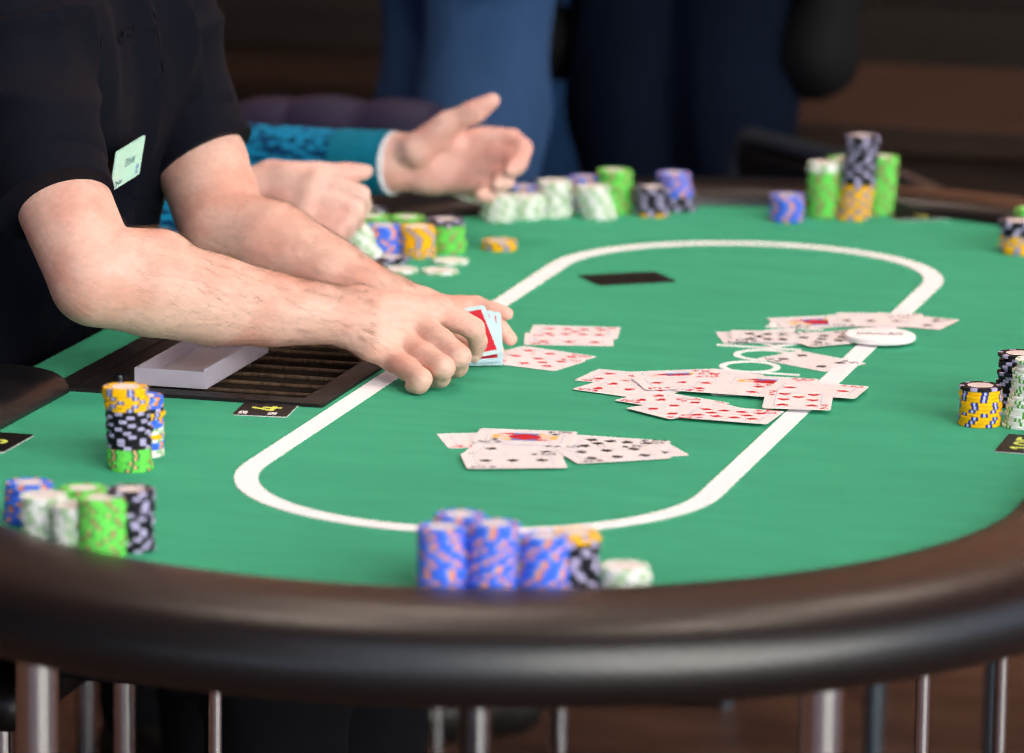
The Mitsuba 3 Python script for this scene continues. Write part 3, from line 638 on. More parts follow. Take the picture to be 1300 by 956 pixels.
pD = (0.1135, 0.9854); placard(pD[0], pD[1], -62, '9', 'black seat card lying flat by the far rail', 0.050, 0.078)

# ------------------------------------------------------------------ people
def ringband(P, up, r0, w, key, m, seg=36):
    put(key, loft(P, r0, up, seg), m, smooth=50)
def legs_seated(root, hip, fwd, m, side):
    f = np.array([*fwd, 0.0]); s = np.array([-fwd[1], fwd[0], 0.0]); hip = np.array(hip, float)
    C = [(hip - s * 0.09, 0.125, hip + s * 0.09, 0.125)]
    for k in (-1, 1):
        h = hip + s * 0.09 * k; kn = h + f * 0.40 + s * 0.05 * k; kn[2] = 0.50; an = kn - f * 0.02; an = np.array([an[0], an[1], 0.09])
        C += [(h, 0.105, lerp(h, kn, 0.5), 0.085), (lerp(h, kn, 0.5), 0.085, kn, 0.065), (kn, 0.064, lerp(kn, an, 0.4), 0.060), (lerp(kn, an, 0.4), 0.060, an, 0.046)]
        sh = body([(V3(an[0], an[1], 0.052), 0.042, V3(an[0] - f[0] * 0.03, an[1] - f[1] * 0.03, 0.042), 0.042), (V3(an[0], an[1], 0.045), 0.042, V3(*(an + f * 0.16)[:2], 0.034), 0.034)], 0.015, 0.006)
        sh.vertices[:, 2] = np.maximum(sh.vertices[:, 2], 0.0); put(root + '__shoe', sh, 'm_shoe', True)
    put(root + '__trousers', fold(body(C, 0.02, 0.02), 0.008, (14, 14, 9), 3), m, True)
def seat_under(x, y, fwd, label):
    n = name('chair'); f = np.array(fwd); a = math.degrees(math.atan2(f[1], f[0])); M = T().translate([x, y, 0]).rotate([0, 0, 1], a)
    put(n + '__seat', rbox(-0.22, 0.20, -0.21, 0.21, 0.40, 0.45, 0.02), 'm_leather', 40, to=M)
    for lx in (-0.19, 0.17):
        for ly in (-0.18, 0.18): put(n + '__leg', tube((lx, ly, 0), (lx, ly, 0.405), 0.011), 'm_chrome', 40, to=M)
    put(n + '__backrest', rbox(-0.30, -0.265, -0.20, 0.20, 0.55, 0.92, 0.016), 'm_leather', 40, to=M)
    for ly in (-0.15, 0.15): put(n + '__back_post', tube((-0.20, ly, 0.42), (-0.268, ly, 0.60), 0.010), 'm_chrome', 40, to=M)
    tag(n, label, 'chair')

# --- the dealer
DE = name('person')
tag(DE, 'dealer in black polo shirt with name tag, leaning over the chip tray, gathering cards', 'person')
SR, SL = V3(-0.575, -0.195, 1.085), V3(-0.580, 0.185, 1.075)
RE, RW = V3(*(-0.4319, -0.2999, 0.8688)), V3(*(-0.2291, -0.1519, 0.8208))
LE, LWp = V3(*(-0.4267, 0.0676, 0.8579)), V3(*(-0.2407, 0.0204, 0.8026))
HR = dict(I=[(-0.1579, -0.1095, 0.8245), (-0.1227, -0.1109, 0.8087), (-0.1208, -0.0998, 0.794), (-0.1256, -0.0931, 0.7811)],
          M_=[(-0.1694, -0.1258, 0.8108), (-0.119, -0.1742, 0.794), (-0.123, -0.1618, 0.781), (-0.136, -0.1418, 0.772)],
          R_=[(-0.1788, -0.1409, 0.7948), (-0.1298, -0.1899, 0.785), (-0.1349, -0.1793, 0.773), (-0.1442, -0.173, 0.769)],
          P_=[(-0.1875, -0.156, 0.7834), (-0.1471, -0.2036, 0.776), (-0.1492, -0.2041, 0.77), (-0.1572, -0.2001, 0.768)],
          TH=[(-0.2205, -0.1179, 0.8214), (-0.1957, -0.0875, 0.8101), (-0.165, -0.0826, 0.7951), (-0.1398, -0.0834, 0.7846)])
HL_ = dict(I=[(-0.1893, 0.0331, 0.7996), (-0.1625, 0.0457, 0.8014), (-0.1426, 0.0398, 0.7989), (-0.1293, 0.0376, 0.797)],
          M_=[(-0.189, 0.021, 0.7916), (-0.155, 0.0243, 0.79), (-0.1314, 0.0191, 0.7861), (-0.1192, 0.0151, 0.7767)],
          R_=[(-0.191, 0.0085, 0.7843), (-0.1563, 0.0062, 0.7806), (-0.1356, -0.0, 0.7753), (-0.1265, -0.0044, 0.7681)],
          P_=[(-0.1945, -0.0044, 0.7771), (-0.1649, -0.0083, 0.7719), (-0.1473, -0.0149, 0.7687), (-0.1384, -0.0185, 0.7653)],
          TH=[(-0.2221, 0.0031, 0.7974), (-0.1872, -0.0198, 0.7957), (-0.1621, -0.0305, 0.7883), (-0.1472, -0.0332, 0.782)])
HEAD, HF = V3(-0.50, -0.02, 1.345), (0.9, -0.15, -0.42)
C = chain([(SR, 0.046), (lerp(SR, RE, 0.5), 0.046), (RE, 0.0425), (V3(*(-0.3888, -0.2694, 0.8604)), 0.0465), (V3(*(-0.3415, -0.2291, 0.843)), 0.0420), (V3(*(-0.2974, -0.1888, 0.8298)), 0.0345), (RW, 0.0255)])
C += [(RE + V3(0.02, 0.01, 0.012), 0.036, V3(*(-0.3871, -0.2562, 0.8716)), 0.040)]
C += chain([(SL, 0.046), (V3(*(-0.4681, 0.1209, 0.9143)), 0.046), (LE, 0.044), (V3(*(-0.3717, 0.0483, 0.8483)), 0.043), (V3(*(-0.3052, 0.0294, 0.8254)), 0.036), (LWp, 0.026)])
C += hand_caps(RW, HR['I'], HR['M_'], HR['R_'], HR['P_'], HR['TH'], 1.06, 0.0235, EYE - RW + V3(0, 0, 2.5)) + hand_caps(LWp, HL_['I'], HL_['M_'], HL_['R_'], HL_['P_'], HL_['TH'], 0.97, 0.022)
hc, hq = head_caps(HEAD, HF)
C += hc + [(V3(-0.575, 0, 1.10), 0.062, HEAD - V3(0.03, 0, 0.06), 0.060), (SR, 0.045, V3(-0.59, 0, 1.07), 0.05), (SL, 0.045, V3(-0.59, 0, 1.07), 0.05)]
put(DE + '__body', body(C, 0.0040, 0.0017, 4, 18, 4), 'm_skin', True)
face(DE, HEAD, HF)
for f_ in (HR['I'],):
    a, b = V3(*f_[2]), V3(*f_[3]); t_ = (b - a) / np.linalg.norm(b - a); nrm = (EYE - b) / np.linalg.norm(EYE - b); nrm = nrm - t_ * (nrm @ t_); nrm /= np.linalg.norm(nrm)
    s_ = np.cross(t_, nrm); m = trimesh.creation.icosphere(3, 1.0); M = np.eye(4); M[:3, 0], M[:3, 1], M[:3, 2], M[:3, 3] = t_ * 0.0060, s_ * 0.0052, nrm * 0.0016, b + t_ * 0.0005 + nrm * 0.0062
    m.apply_transform(M); put(DE + '__fingernail', m, 'm_nail', True)
# dark hair on the forearms
BM = meshkit.WRITTEN[scene[DE + '__body']['filename']]; hv, hn = np.array(BM[0], float), np.array(BM[2], float)
lines = []
for (e_, w_, cnt) in ((RE, RW, 4200), (LE, LWp, 2600)):
    ax = w_ - e_; Ln = np.linalg.norm(ax); ax /= Ln; tt_ = (hv - e_) @ ax; dd = np.linalg.norm(hv - e_ - tt_[:, None] * ax, axis=1)
    ok = np.nonzero((tt_ > 0.02) & (tt_ < Ln + 0.01) & (dd < 0.075))[0]
    pr_ = np.clip(0.25 + 0.9 * tt_[ok] / Ln, 0.1, 1); pr_ = pr_ * (1.1 + 0.7 * hn[ok][:, 2]); pr_ = np.maximum(pr_, 0.05)
    for i in RNG.choice(ok, cnt, replace=True, p=pr_ / pr_.sum()):
        p0 = hv[i] + RNG.normal(0, 0.0012, 3); n_ = hn[i]; d = ax * 0.9 + V3(0, 0, -0.35) + RNG.normal(0, 0.22, 3); d = d - n_ * (d @ n_); d /= np.linalg.norm(d); L_ = RNG.uniform(0.007, 0.014)
        q = [p0 - n_ * 0.0006, p0 + d * L_ * 0.3 + n_ * 0.0013, p0 + d * L_ * 0.7 + n_ * 0.0016, p0 + d * L_ + n_ * 0.0008]
        lines.append('\n'.join('%.5f %.5f %.5f %.6f' % (*x, r_) for x, r_ in zip([q[0], *q, q[-1]], (42e-6, 42e-6, 42e-6, 38e-6, 30e-6, 22e-6))))
hf = meshkit.FOLDER + '/arm_hair.txt'
with open(hf, 'w') as o: o.write('\n\n'.join(lines) + '\n')
scene[DE + '__body__arm_hair'] = {'type': 'bsplinecurve', 'filename': hf, 'bsdf': {'type': 'ref', 'id': 'm_arm_hair'}}; tag(DE + '__body__arm_hair', 'dark hair on the forearms', kind='stuff')
# polo shirt
TC = [(V3(-0.585, -0.13, 1.065), 0.085, V3(-0.59, 0.13, 1.06), 0.085), (V3(-0.585, -0.08, 1.00), 0.105, V3(-0.59, 0.08, 0.99), 0.105), (V3(-0.62, -0.09, 0.86), 0.108, V3(-0.62, 0.09, 0.86), 0.108),
      (V3(-0.685, -0.10, 0.70), 0.118, V3(-0.685, 0.10, 0.70), 0.118), (V3(-0.69, -0.10, 0.55), 0.118, V3(-0.69, 0.10, 0.55), 0.118), (V3(-0.70, -0.10, 0.95), 0.09, V3(-0.70, 0.10, 0.95), 0.09),
      (SR + V3(0, 0.03, 0), 0.070, SL - V3(0, 0.03, 0), 0.070)]
def sleeve(P, R, up, seg=48): return loft(P, R, up, seg)
tor = fold(body(TC, 0.008, 0.025), 0.026, (10, 22, 3.6), 11, 1.0)
hemR, hemL = V3(*(-0.4791, -0.2831, 0.9348)), V3(*(-0.467, 0.1224, 0.9205))
def arm_sleeve(sh, hem, el, r0, r1, seed, extra=0.07):
    """short sleeve: from inside the shoulder to a hem band round the upper arm"""
    d = (hem - sh) / np.linalg.norm(hem - sh); P, R = [], []
    for t_ in np.linspace(-0.25, 1, 40):
        P.append(sh + (hem - sh) * t_); r = r0 + (r1 - r0) * np.clip(t_, 0, 1); R.append((r, r))
    L_ = np.linalg.norm(hem - sh)
    R = [(a - (0.0028 if (1 - t_) * L_ < 0.032 else 0), b - (0.0028 if (1 - t_) * L_ < 0.032 else 0)) for (a, b), t_ in zip(R, np.linspace(-0.25, 1, 40))]
    P += [hem - d * 0.001, hem - d * 0.03]; R += [(r1 - 0.0065, r1 - 0.0065), (r1 - 0.0075, r1 - 0.0075)]
    m = loft(P, R, (0, 0, 1), 64)
    Q = np.array(m.vertices); w = np.clip((np.linalg.norm(Q - hem, axis=1) - 0.06) / 0.08, 0, 1); n0 = np.array(m.vertex_normals)
    h = meshkit.fbm(Q * np.array((16, 16, 7)), 3, seed) - 0.5 + 0.9 * ((1 - np.abs(2 * meshkit.noise(Q * np.array((9, 9, 15)), seed + 3) - 1)) ** 4 - 0.2)
    m.vertices = Q + n0 * (h * 0.024 * w)[:, None]
    return m
slR = arm_sleeve(SR + V3(0.0, 0.02, 0.0), hemR, RE, 0.077, 0.0570, 21); slL = arm_sleeve(SL + V3(0.0, -0.02, 0.0), hemL, LE, 0.080, 0.0545, 22)
SHIRT = put(DE + '__polo_shirt', cat_([tor, slR, slL]), 'm_polo', smooth=55)
for h_, s_, r_ in ((hemR, SR + V3(0.0, 0.02, 0.0), 0.0571), (hemL, SL + V3(0, -0.02, 0), 0.0546)):
    d = (h_ - s_) / np.linalg.norm(h_ - s_)
    put(SHIRT + '__sleeve_cuff', loft([h_ - d * 0.030, h_ - d * 0.0295, h_ - d * 0.002, h_ + d * 0.0005, h_ + d * 0.0003, h_ - d * 0.02], [(r_ - .001,) * 2, (r_ + 0.0012,) * 2, (r_ + 0.0012,) * 2, (r_,) * 2, (r_ - 0.006,) * 2, (r_ - 0.008,) * 2], (0, 0, 1), 64), 'm_polo', smooth=60)
tree_ = cKDTree(np.array(tor.vertices))
def on_chest(y, z):                               # front of the shirt at this height
    P = np.array(tor.vertices); q = P[(np.abs(P[:, 1] - y) < 0.014) & (np.abs(P[:, 2] - z) < 0.014)]
    return q[:, 0].max() if len(q) else -0.5
plc = []
for z in np.linspace(1.10, 0.985, 10): plc.append(V3(on_chest(-0.012, z) - 0.001, -0.012, z))
put(SHIRT + '__placket', loft(plc, [(0.016, 0.0032)] * len(plc), (1, 0, 0.05), 16), 'm_polo', smooth=60)
for z in (1.072, 1.030): put(SHIRT + '__button', trimesh.creation.cylinder(0.0055, 0.003, sections=20, transform=trimesh.transformations.translation_matrix([on_chest(-0.012, z) + 0.003, -0.012, z]) @ trimesh.transformations.rotation_matrix(math.radians(75), [0, 1, 0])), 'm_button', smooth=40)
cl = []
for a in np.linspace(-150, 150, 30):
    r = math.radians(a); cl.append(V3(-0.570 + 0.086 * math.cos(r), 0.086 * math.sin(r), 1.100 - 0.030 * math.cos(r)))
put(SHIRT + '__collar', loft(cl, [(0.006, 0.026)] * len(cl), (-0.35, 0, 1), 14), 'm_polo', smooth=60)
# name tag on the chest
tz_, ty_ = 0.9479, -0.107
txx = max(on_chest(ty_ + o, tz_ + p_) for o in (-0.04, 0, 0.04) for p_ in (-0.02, 0, 0.02)) + 0.004
g = sdf(np.array([[txx, ty_, tz_]]), TC, 0.025)[1][0]; g = V3(g[0], 0.02, g[2] * 0.5); g /= np.linalg.norm(g)
sd = np.cross([0, 0, 1.0], g); sd /= np.linalg.norm(sd); u_ = np.cross(g, sd); rl = math.radians(3); sd, u_ = sd * math.cos(rl) + u_ * math.sin(rl), u_ * math.cos(rl) - sd * math.sin(rl)
TM = np.eye(4); TM[:3, 0], TM[:3, 1], TM[:3, 2], TM[:3, 3] = sd, u_, g, (txx, ty_, tz_)
TG = DE + '__name_tag'; TMt = T(TM.tolist())
put(TG, extr(sbox(-0.0425, -0.0195, 0.0425, 0.0195).buffer(-0.002).buffer(0.002), 0, 0.0018), 'm_tag', to=TMt); tag(TG, 'pale mint name tag')
def tagtext(s_, h_, x, y, m_, sub):
    t_ = meshkit.text_mesh(s_, h_, 0.0002, True); t_.apply_translation([-t_.bounds[:, 0].mean() + x, -t_.bounds[:, 1].mean() + y, 0.0017]); put(TG + '__' + sub, t_, m_, to=TMt)
tagtext('Olivier', 0.0078, 0.004, 0.002, 'm_tag_ink', 'lettering'); tagtext('poker', 0.0045, -0.021, -0.0150, 'm_tag_ink', 'small_print')
put(TG + '__logo', extr(Point(-0.0325, -0.0150).buffer(0.0035).difference(Point(-0.0325, -0.0150).buffer(0.0022)), 0.0017, 0.0002), 'm_tag_ink', to=TMt)
put(TG + '__logo_mark', extr(unary_union([sbox(0.028, -0.016, 0.031, -0.006), sbox(0.032, -0.012, 0.036, -0.008), sbox(0.032, -0.017, 0.035, -0.014)]), 0.0017, 0.0002), 'm_tag_blue', to=TMt)
legs_seated(DE, (-0.70, 0.0, 0.58), (1, 0), 'm_trousers', 1)
seat_under(-0.74, 0.0, (1, 0), 'black chair under the dealer in the polo shirt')

# --- player in the teal jumper
TP = name('person')
tag(TP, 'player in teal knitted jumper gesturing with an open palm behind the dealer', 'person')
tS_L, tS_R = V3(-0.96, 0.86, 1.08), V3(-0.93, 0.48, 1.08)
tE_L, tE_R = V3(*(-0.8187, 0.7688, 0.8194)), V3(*(-0.6761, 0.3903, 0.7952))
tW_L, tW_R = V3(*(-0.4236, 0.6647, 0.8396)), V3(*(-0.4956, 0.4357, 0.8406))
L1 = dict(I=[(-0.3259, 0.6748, 0.8686), (-0.2903, 0.6689, 0.8721), (-0.2731, 0.6543, 0.8663), (-0.27, 0.6396, 0.8573)], M_=[(-0.324, 0.672, 0.8525), (-0.2845, 0.651, 0.854), (-0.2749, 0.6315, 0.8495), (-0.2795, 0.6191, 0.8458)],
          R_=[(-0.3288, 0.6675, 0.8362), (-0.2934, 0.6451, 0.8361), (-0.2867, 0.6269, 0.8313), (-0.2931, 0.6176, 0.8297)], P_=[(-0.338, 0.6622, 0.8216), (-0.3095, 0.6429, 0.8199), (-0.3053, 0.6275, 0.8163), (-0.3116, 0.6176, 0.8174)],
          TH=[(-0.3912, 0.6454, 0.8589), (-0.3573, 0.6444, 0.8886), (-0.3272, 0.6448, 0.904), (-0.3075, 0.6472, 0.9168)])
R1 = dict(I=[(-0.4371, 0.4214, 0.8509), (-0.3917, 0.4209, 0.8425), (-0.3917, 0.436, 0.8284), (-0.4072, 0.4445, 0.8229)], M_=[(-0.4397, 0.4106, 0.8372), (-0.3934, 0.4068, 0.8269), (-0.396, 0.4215, 0.8144), (-0.4115, 0.43, 0.8088)],
          R_=[(-0.4422, 0.4018, 0.8233), (-0.4, 0.3973, 0.8145), (-0.4042, 0.4117, 0.8028), (-0.419, 0.4206, 0.798)], P_=[(-0.4432, 0.3938, 0.811), (-0.4082, 0.39, 0.8043), (-0.4123, 0.4039, 0.7952), (-0.4252, 0.4124, 0.7914)],
          TH=[(-0.4738, 0.4332, 0.8523), (-0.4426, 0.4424, 0.8577), (-0.4143, 0.4499, 0.8589), (-0.3951, 0.4555, 0.8617)])
tH, tHF = V3(-0.90, 0.67, 1.36), (0.95, -0.1, -0.25)
C = chain([(tS_L, 0.042), (tE_L, 0.042), (lerp(tE_L, tW_L, 0.4), 0.038), (tW_L, 0.026)]) + chain([(tS_R, 0.042), (tE_R, 0.042), (lerp(tE_R, tW_R, 0.4), 0.038), (tW_R, 0.025)])
C += hand_caps(tW_L, L1['I'], L1['M_'], L1['R_'], L1['P_'], L1['TH'], 1.06, 0.022) + hand_caps(tW_R, R1['I'], R1['M_'], R1['R_'], R1['P_'], R1['TH'], 1.0, 0.021, EYE - tW_R)
hc, _ = head_caps(tH, tHF); C += hc + [(V3(-0.94, 0.67, 1.12), 0.06, tH - V3(0.02, 0, 0.06), 0.058), (tS_L, 0.042, V3(-0.95, 0.67, 1.07), 0.05), (tS_R, 0.042, V3(-0.95, 0.67, 1.07), 0.05)]
put(TP + '__body', body(C, 0.0055, 0.0032, 3, 16, 4), 'm_skin_pale', True); face(TP, tH, tHF)
mid = lerp(tS_L, tS_R, 0.5)
tor2 = body([(tS_L - V3(0, 0.03, 0), 0.075, tS_R + V3(0, 0.03, 0), 0.075), (mid + V3(0, -0.09, -0.12), 0.115, mid + V3(0, 0.09, -0.12), 0.115), (mid + V3(-0.02, -0.1, -0.30), 0.12, mid + V3(-0.02, 0.1, -0.30), 0.12), (mid + V3(-0.02, -0.1, -0.52), 0.125, mid + V3(-0.02, 0.1, -0.52), 0.125)], 0.018, 0.02)
cu = V3(*(-0.4275, 0.6657, 0.8392)); cd_ = (cu - tE_L) / np.linalg.norm(cu - tE_L)
slv = loft([tS_L, lerp(tS_L, tE_L, 0.5), lerp(tS_L, tE_L, 0.85), tE_L, lerp(tE_L, cu, 0.15), lerp(tE_L, cu, 0.5), lerp(tE_L, cu, 0.9)], [(0.07, 0.07), (0.06, 0.06), (0.055, 0.055), (0.05, 0.05), (0.046, 0.046), (0.039, 0.037), (0.036, 0.035)], (0, 0, 1), 40)
slv2 = loft([tS_R, lerp(tS_R, tE_R, 0.5), tE_R, lerp(tE_R, tW_R, 0.3), lerp(tE_R, tW_R, 0.72), lerp(tE_R, tW_R, 0.70)], [(0.07, 0.07), (0.06, 0.06), (0.052, 0.052), (0.046, 0.046), (0.036, 0.036), (0.030, 0.030)], (0, 0, 1), 40)
for s_ in (slv, slv2): 
    s2 = s_.subdivide().subdivide(); fold(s2, 0.007, (22, 22, 22), 31, 0.6); s_.vertices, s_.faces = s2.vertices, s2.faces
JU = put(TP + '__jumper', cat_([tor2, slv, slv2]), 'm_teal', smooth=55)
bt, bb = V3(*(-0.4437, 0.6767, 0.8729)), V3(*(-0.4096, 0.6516, 0.8088))
slant = bb - bt
def cuffring(t_, r_):                              # rings of the cuff, its mouth cut on the slant
    c = lerp(lerp(tE_L, cu, 0.78), cu, t_); return c
P = [lerp(lerp(tE_L, cu, 0.84), cu, t_) for t_ in (0, 0.05, 0.5, 0.95)]
put(JU + '__cuff', loft(P + [cu + cd_ * 0.004, cu, cu - cd_ * 0.03], [(0.034, 0.033), (0.0375, 0.036), (0.037, 0.0355), (0.0375, 0.0362), (0.0370, 0.0357), (0.0345, 0.0335), (0.033, 0.032)], (0.0, 0, 1), 48), 'm_teal_cuff', smooth=60)
put(JU + '__cuff_lining', loft([cu - cd_ * 0.012, cu + cd_ * 0.0045, cu + cd_ * 0.006, cu - cd_ * 0.01], [(0.0342, 0.0332), (0.0368, 0.0356), (0.0350, 0.0338), (0.0325, 0.0315)], (0, 0, 1), 48), 'm_lining', smooth=60)
legs_seated(TP, (-0.98, 0.67, 0.58), (1, 0), 'm_trousers', 1); seat_under(-1.02, 0.67, (1, 0), 'black chair under the player in the teal jumper')

# --- player in the dark purple padded jacket
PP = name('person')
tag(PP, 'player in dark purple padded jacket, only the sleeve showing behind the teal arm', 'person')
pE, pW = V3(*(-0.8474, 1.1517, 0.7719)), V3(*(-0.5253, 1.1027, 0.7934))
pS = V3(*(-1.0, 1.3126, 0.9822)); pS2 = pS + V3(-0.29, -0.20, 0.0); pm = lerp(pS, pS2, 0.5); pH = pm + V3(0.07, -0.10, 0.27); pF = (0.57, -0.82, -0.3)
pE2 = pS2 + V3(0.03, 0.04, -0.28); pW2 = pE2 + V3(0.22, -0.05, -0.01)
d_ = (pW - pE) / np.linalg.norm(pW - pE)
def simple_hand(W, d, up):
    d = d / np.linalg.norm(d); s_ = np.cross(d, up); s_ /= np.linalg.norm(s_); n_ = np.cross(s_, d)
    F = []
    for o, l in ((0.030, 0.9), (0.010, 1.0), (-0.010, 0.93), (-0.028, 0.75)):
        a = W + d * 0.088 + s_ * o; F.append([a, a + d * 0.040 * l, a + d * 0.062 * l - n_ * 0.010, a + d * 0.080 * l - n_ * 0.024])
    th = [W + d * 0.02 + s_ * 0.026, W + d * 0.05 + s_ * 0.045, W + d * 0.078 + s_ * 0.050, W + d * 0.10 + s_ * 0.046]
    return hand_caps(W, F[0], F[1], F[2], F[3], th, 1.0, 0.021)
C = simple_hand(pW, d_ * 0.45 + V3(0, 0, -0.75), V3(0.3, -0.9, 0)) + simple_hand(pW2, V3(0.9, -0.2, -0.1), V3(0, 0, 1)) + chain([(pE, 0.04), (pW, 0.025)]) + chain([(pE2, 0.04), (pW2, 0.025)])
C += chain([(pS, 0.05), (pE, 0.042)]) + chain([(pS2, 0.05), (pE2, 0.042)]) + [(pS, 0.05, pS2, 0.05)]
hc, _ = head_caps(pH, pF); C += hc + [(pm + V3(0, 0, 0.03), 0.06, pH - V3(0.02, 0, 0.06), 0.058)]
put(PP + '__body', body(C, 0.009, 0.004, 3, 14, 4), 'm_skin_pale', True); face(PP, pH, pF)
tor3 = body([(pS, 0.08, pS2, 0.08), (lerp(pS, pm, 0.4) - V3(0, 0, 0.15), 0.13, lerp(pS2, pm, 0.4) - V3(0, 0, 0.15), 0.13), (lerp(pS, pm, 0.4) - V3(0, 0, 0.5), 0.135, lerp(pS2, pm, 0.4) - V3(0, 0, 0.5), 0.135)], 0.02, 0.02)
def puffer(A, Bp, r0, r1, n, amp=0.007):
    P, R = [], []
    for k in range(n * 8 + 1):
        t_ = k / (n * 8); P.append(lerp(A, Bp, t_)); r = r0 + (r1 - r0) * t_ + amp * (abs(math.sin(math.pi * t_ * n)) - 0.6); R.append((r, r))
    return loft(P, R, (0, 0, 1), 32)
JK = put(PP + '__padded_jacket', cat_([tor3, puffer(pS, pE, 0.060, 0.047, 5), puffer(pE, lerp(pE, pW, 0.55) + V3(0, 0, 0.012), 0.043, 0.047, 2, 0.006), puffer(lerp(pE, pW, 0.52) + V3(0, 0, 0.012), lerp(pE, pW, 1.10) + V3(0, 0, 0.008), 0.047, 0.044, 2, 0.006), puffer(pS2, pE2, 0.07, 0.05, 4), puffer(pE2, lerp(pE2, pW2, 0.85), 0.048, 0.036, 3), trimesh.creation.icosphere(3, 0.048).apply_translation(pE), trimesh.creation.icosphere(3, 0.05).apply_translation(pE2)]), 'm_puffer', smooth=60)
ph = V3(*(pm[:2] - np.array([0.03, -0.04])), 0.58); legs_seated(PP, ph, (0.57, -0.82), 'm_trousers', 1); seat_under(ph[0] - 0.02, ph[1] + 0.03, (0.57, -0.82), 'black chair under the player in the purple padded jacket')

# --- bystanders behind the table
def stander(label, hipA, kneeA, hipB, kneeB, rA, rB, mden, mjac, hem, arms, coat=None):
    n = name('person'); tag(n, label, 'person')
    hipA, kneeA, hipB, kneeB = (V3(*p) for p in (hipA, kneeA, hipB, kneeB)); hip = lerp(hipA, hipB, 0.5); C = []
    s_ = hipB - hipA; s_[2] = 0; s_ /= np.linalg.norm(s_); f_ = np.cross(s_, [0, 0, 1.0]); f_ = f_ if f_ @ (EYE - hip) > 0 else -f_
    for h, k, r in ((hipA, kneeA, rA), (hipB, kneeB, rB)):
        an = V3(k[0] - 0.02 * f_[0], k[1] - 0.02 * f_[1], 0.09)
        C += [(h, r, lerp(h, k, 0.5), r * 0.92), (lerp(h, k, 0.5), r * 0.92, k, r * 0.72), (k, r * 0.70, lerp(k, an, 0.35), r * 0.72), (lerp(k, an, 0.35), r * 0.72, an, r * 0.58)]
        sh = body([(V3(*an[:2], 0.055), 0.045, V3(*(an - f_ * 0.04)[:2], 0.042), 0.042), (V3(*an[:2], 0.045), 0.043, V3(*(an + f_ * 0.16)[:2], 0.034), 0.036)], 0.015, 0.006)
        sh.vertices[:, 2] = np.maximum(sh.vertices[:, 2], 0.0); put(n + '__shoe', sh, 'm_shoe', True)
    C += [(hipA + V3(0, 0, 0.06), 0.10, hipB + V3(0, 0, 0.06), 0.10)]
    put(n + '__jeans', fold(body(C, 0.016, 0.014), 0.012, (11, 11, 5), 41, 0.5), mden, True)
    ch = V3(hip[0], hip[1], 1.28); hw = 0.10
    tb = [(ch - s_ * hw, 0.115, ch + s_ * hw, 0.115), (V3(*hip[:2], hem + 0.11) - s_ * 0.09, 0.115, V3(*hip[:2], hem + 0.11) + s_ * 0.09, 0.115), (V3(*hip[:2], 1.40) - s_ * 0.15, 0.07, V3(*hip[:2], 1.40) + s_ * 0.15, 0.07)]
    bod = []; hd = V3(*hip[:2], 1.66) + f_ * 0.02; hc, _ = head_caps(hd, f_); bod += hc + [(V3(*hip[:2], 1.42), 0.058, hd - V3(0, 0, 0.05), 0.057)]
    for sg in (-1, 1):
        sh = V3(*hip[:2], 1.40) + s_ * 0.18 * sg; el = sh + s_ * 0.06 * sg + V3(0, 0, -0.28); hn = (V3(*hip[:2], arms) + s_ * 0.20 * sg + f_ * 0.05)
        tb += [(sh, 0.065, el, 0.052), (el, 0.050, hn + V3(0, 0, 0.03), 0.040), (hn + V3(0, 0, 0.03), 0.043, V3(*hip[:2], arms) + s_ * 0.15 * sg + V3(0, 0, 0.02), 0.05)]
    put(n + '__body', body(bod, 0.010, 0.005, 3), 'm_skin_pale', True); face(n, hd, f_)
    put(n + '__jacket', fold(body(tb, 0.018, 0.015), 0.012, (10, 10, 6), 43, 0.4), mjac, True)
stander('bystander in faded light blue jeans standing left of the other two', (-0.5292, 1.4733, 0.9656), (-0.5112, 1.3441, 0.6158), (-0.6246, 1.5926, 0.949), (-0.617, 1.5426, 0.5878), 0.083, 0.077, 'm_denim_light', 'm_jacket', 0.93, 0.98)
stander('bystander in mid blue jeans and long dark jacket, half hidden in the middle', (-0.7503, 2.6672, 0.8545), (-0.7327, 2.56, 0.4056), (-0.8413, 2.7259, 0.8448), (-0.8192, 2.6392, 0.3878), 0.074, 0.074, 'm_denim_mid', 'm_jacket', 0.84, 0.90)
stander('bystander in dark navy jeans and black jacket, right of the light jeans', (-0.2969, 1.8578, 0.9559), (-0.2725, 1.743, 0.5647), (-0.4418, 1.8611, 0.9495), (-0.4013, 1.75, 0.5562), 0.086, 0.084, 'm_denim_dark', 'm_jacket', 0.93, 0.80)

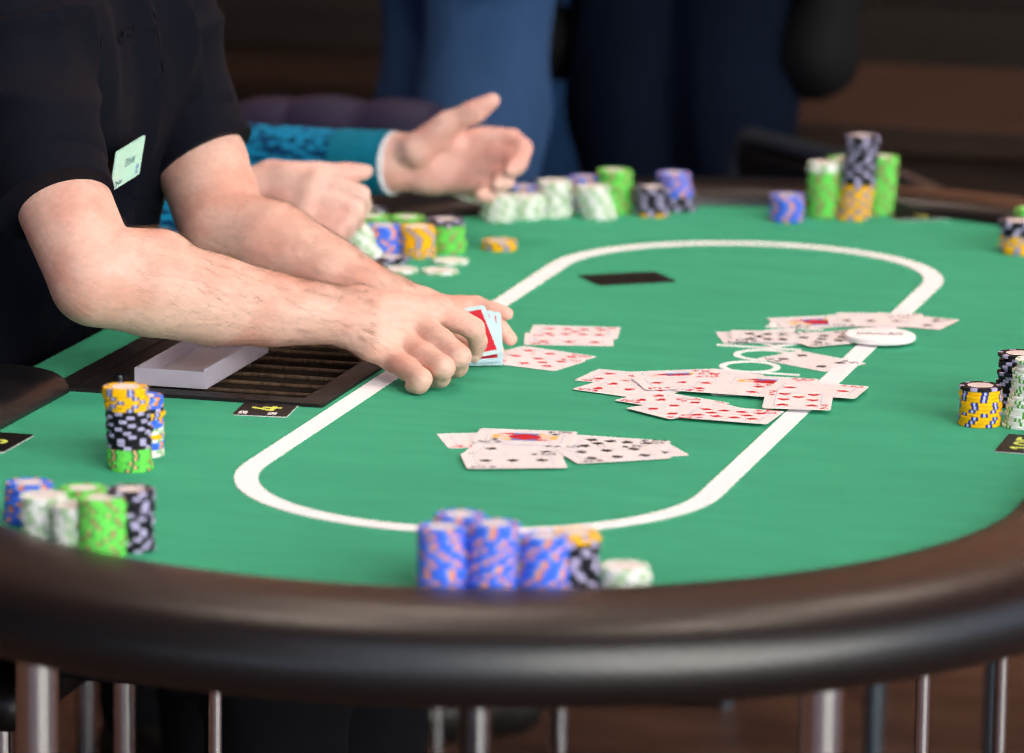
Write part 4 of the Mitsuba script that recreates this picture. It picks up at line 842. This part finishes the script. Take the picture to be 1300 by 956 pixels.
# ------------------------------------------------------------------ furniture behind the table
WT = name('wooden_table'); tA = (-0.3194, 2.118, 0.7095)
put(WT + '__tabletop', rbox(tA[0], tA[0] + 1.5, tA[1] - 0.05, tA[1] + 0.60, 0.665, 0.705, 0.006), 'm_tabletop', 40)
put(WT + '__apron', bx(tA[0] + 0.03, tA[0] + 1.47, tA[1] - 0.01, tA[1] + 0.56, 0.58, 0.6645), 'm_tabletop')
for x in (tA[0] + 0.05, tA[0] + 1.42):
    for y in (tA[1] + 0.02, tA[1] + 0.52): put(WT + '__leg', bx(x, x + 0.05, y, y + 0.05, 0, 0.5795), 'm_tabletop')
tag(WT, 'brown wooden table in the background behind the tallest chip stacks', 'table')
def back_chair(x, y, rot, top, label, w=0.42):
    n = name('chair'); M = T().translate([x, y, 0]).rotate([0, 0, 1], rot)
    put(n + '__seat', rbox(-w / 2, w / 2, -0.02, 0.42, 0.42, 0.47, 0.02), 'm_leather', 40, to=M)
    put(n + '__backrest', rbox(-w / 2 + 0.02, w / 2 - 0.02, -0.050, -0.020, 0.50, top - 0.012, 0.012), 'm_leather', 40, to=M)
    pts = [V3(-w / 2, -0.035, 0.0), V3(-w / 2, -0.035, top - 0.04)] + [V3(-w / 2 + 0.04 - 0.04 * math.cos(a), -0.035, top - 0.04 + 0.04 * math.sin(a)) for a in np.linspace(0.2, math.pi / 2, 6)]
    pts += [V3(-p[0], p[1], p[2]) for p in pts[::-1]]
    put(n + '__back_frame', loft(pts, [(0.012, 0.012)] * len(pts), (0, 1, 0), 14), 'm_frame', 40, to=M)
    for lx in (-w / 2 + 0.02, w / 2 - 0.02): put(n + '__front_leg', tube((lx, 0.40, 0), (lx, 0.40, 0.425), 0.011), 'm_chrome', 40, to=M)
    tag(n, label, 'chair')
c1 = (-0.1377, 1.4405, 0.7701)
back_chair(c1[0], c1[1], 133, 0.755, 'black leather chair behind the far rail, left of the tallest stack', 0.36)
c2 = (0.0899, 1.4972, 0.7591)
back_chair(c2[0], c2[1], -60, 0.70, 'black leather chair behind the far rail near the right photo edge', 0.42)
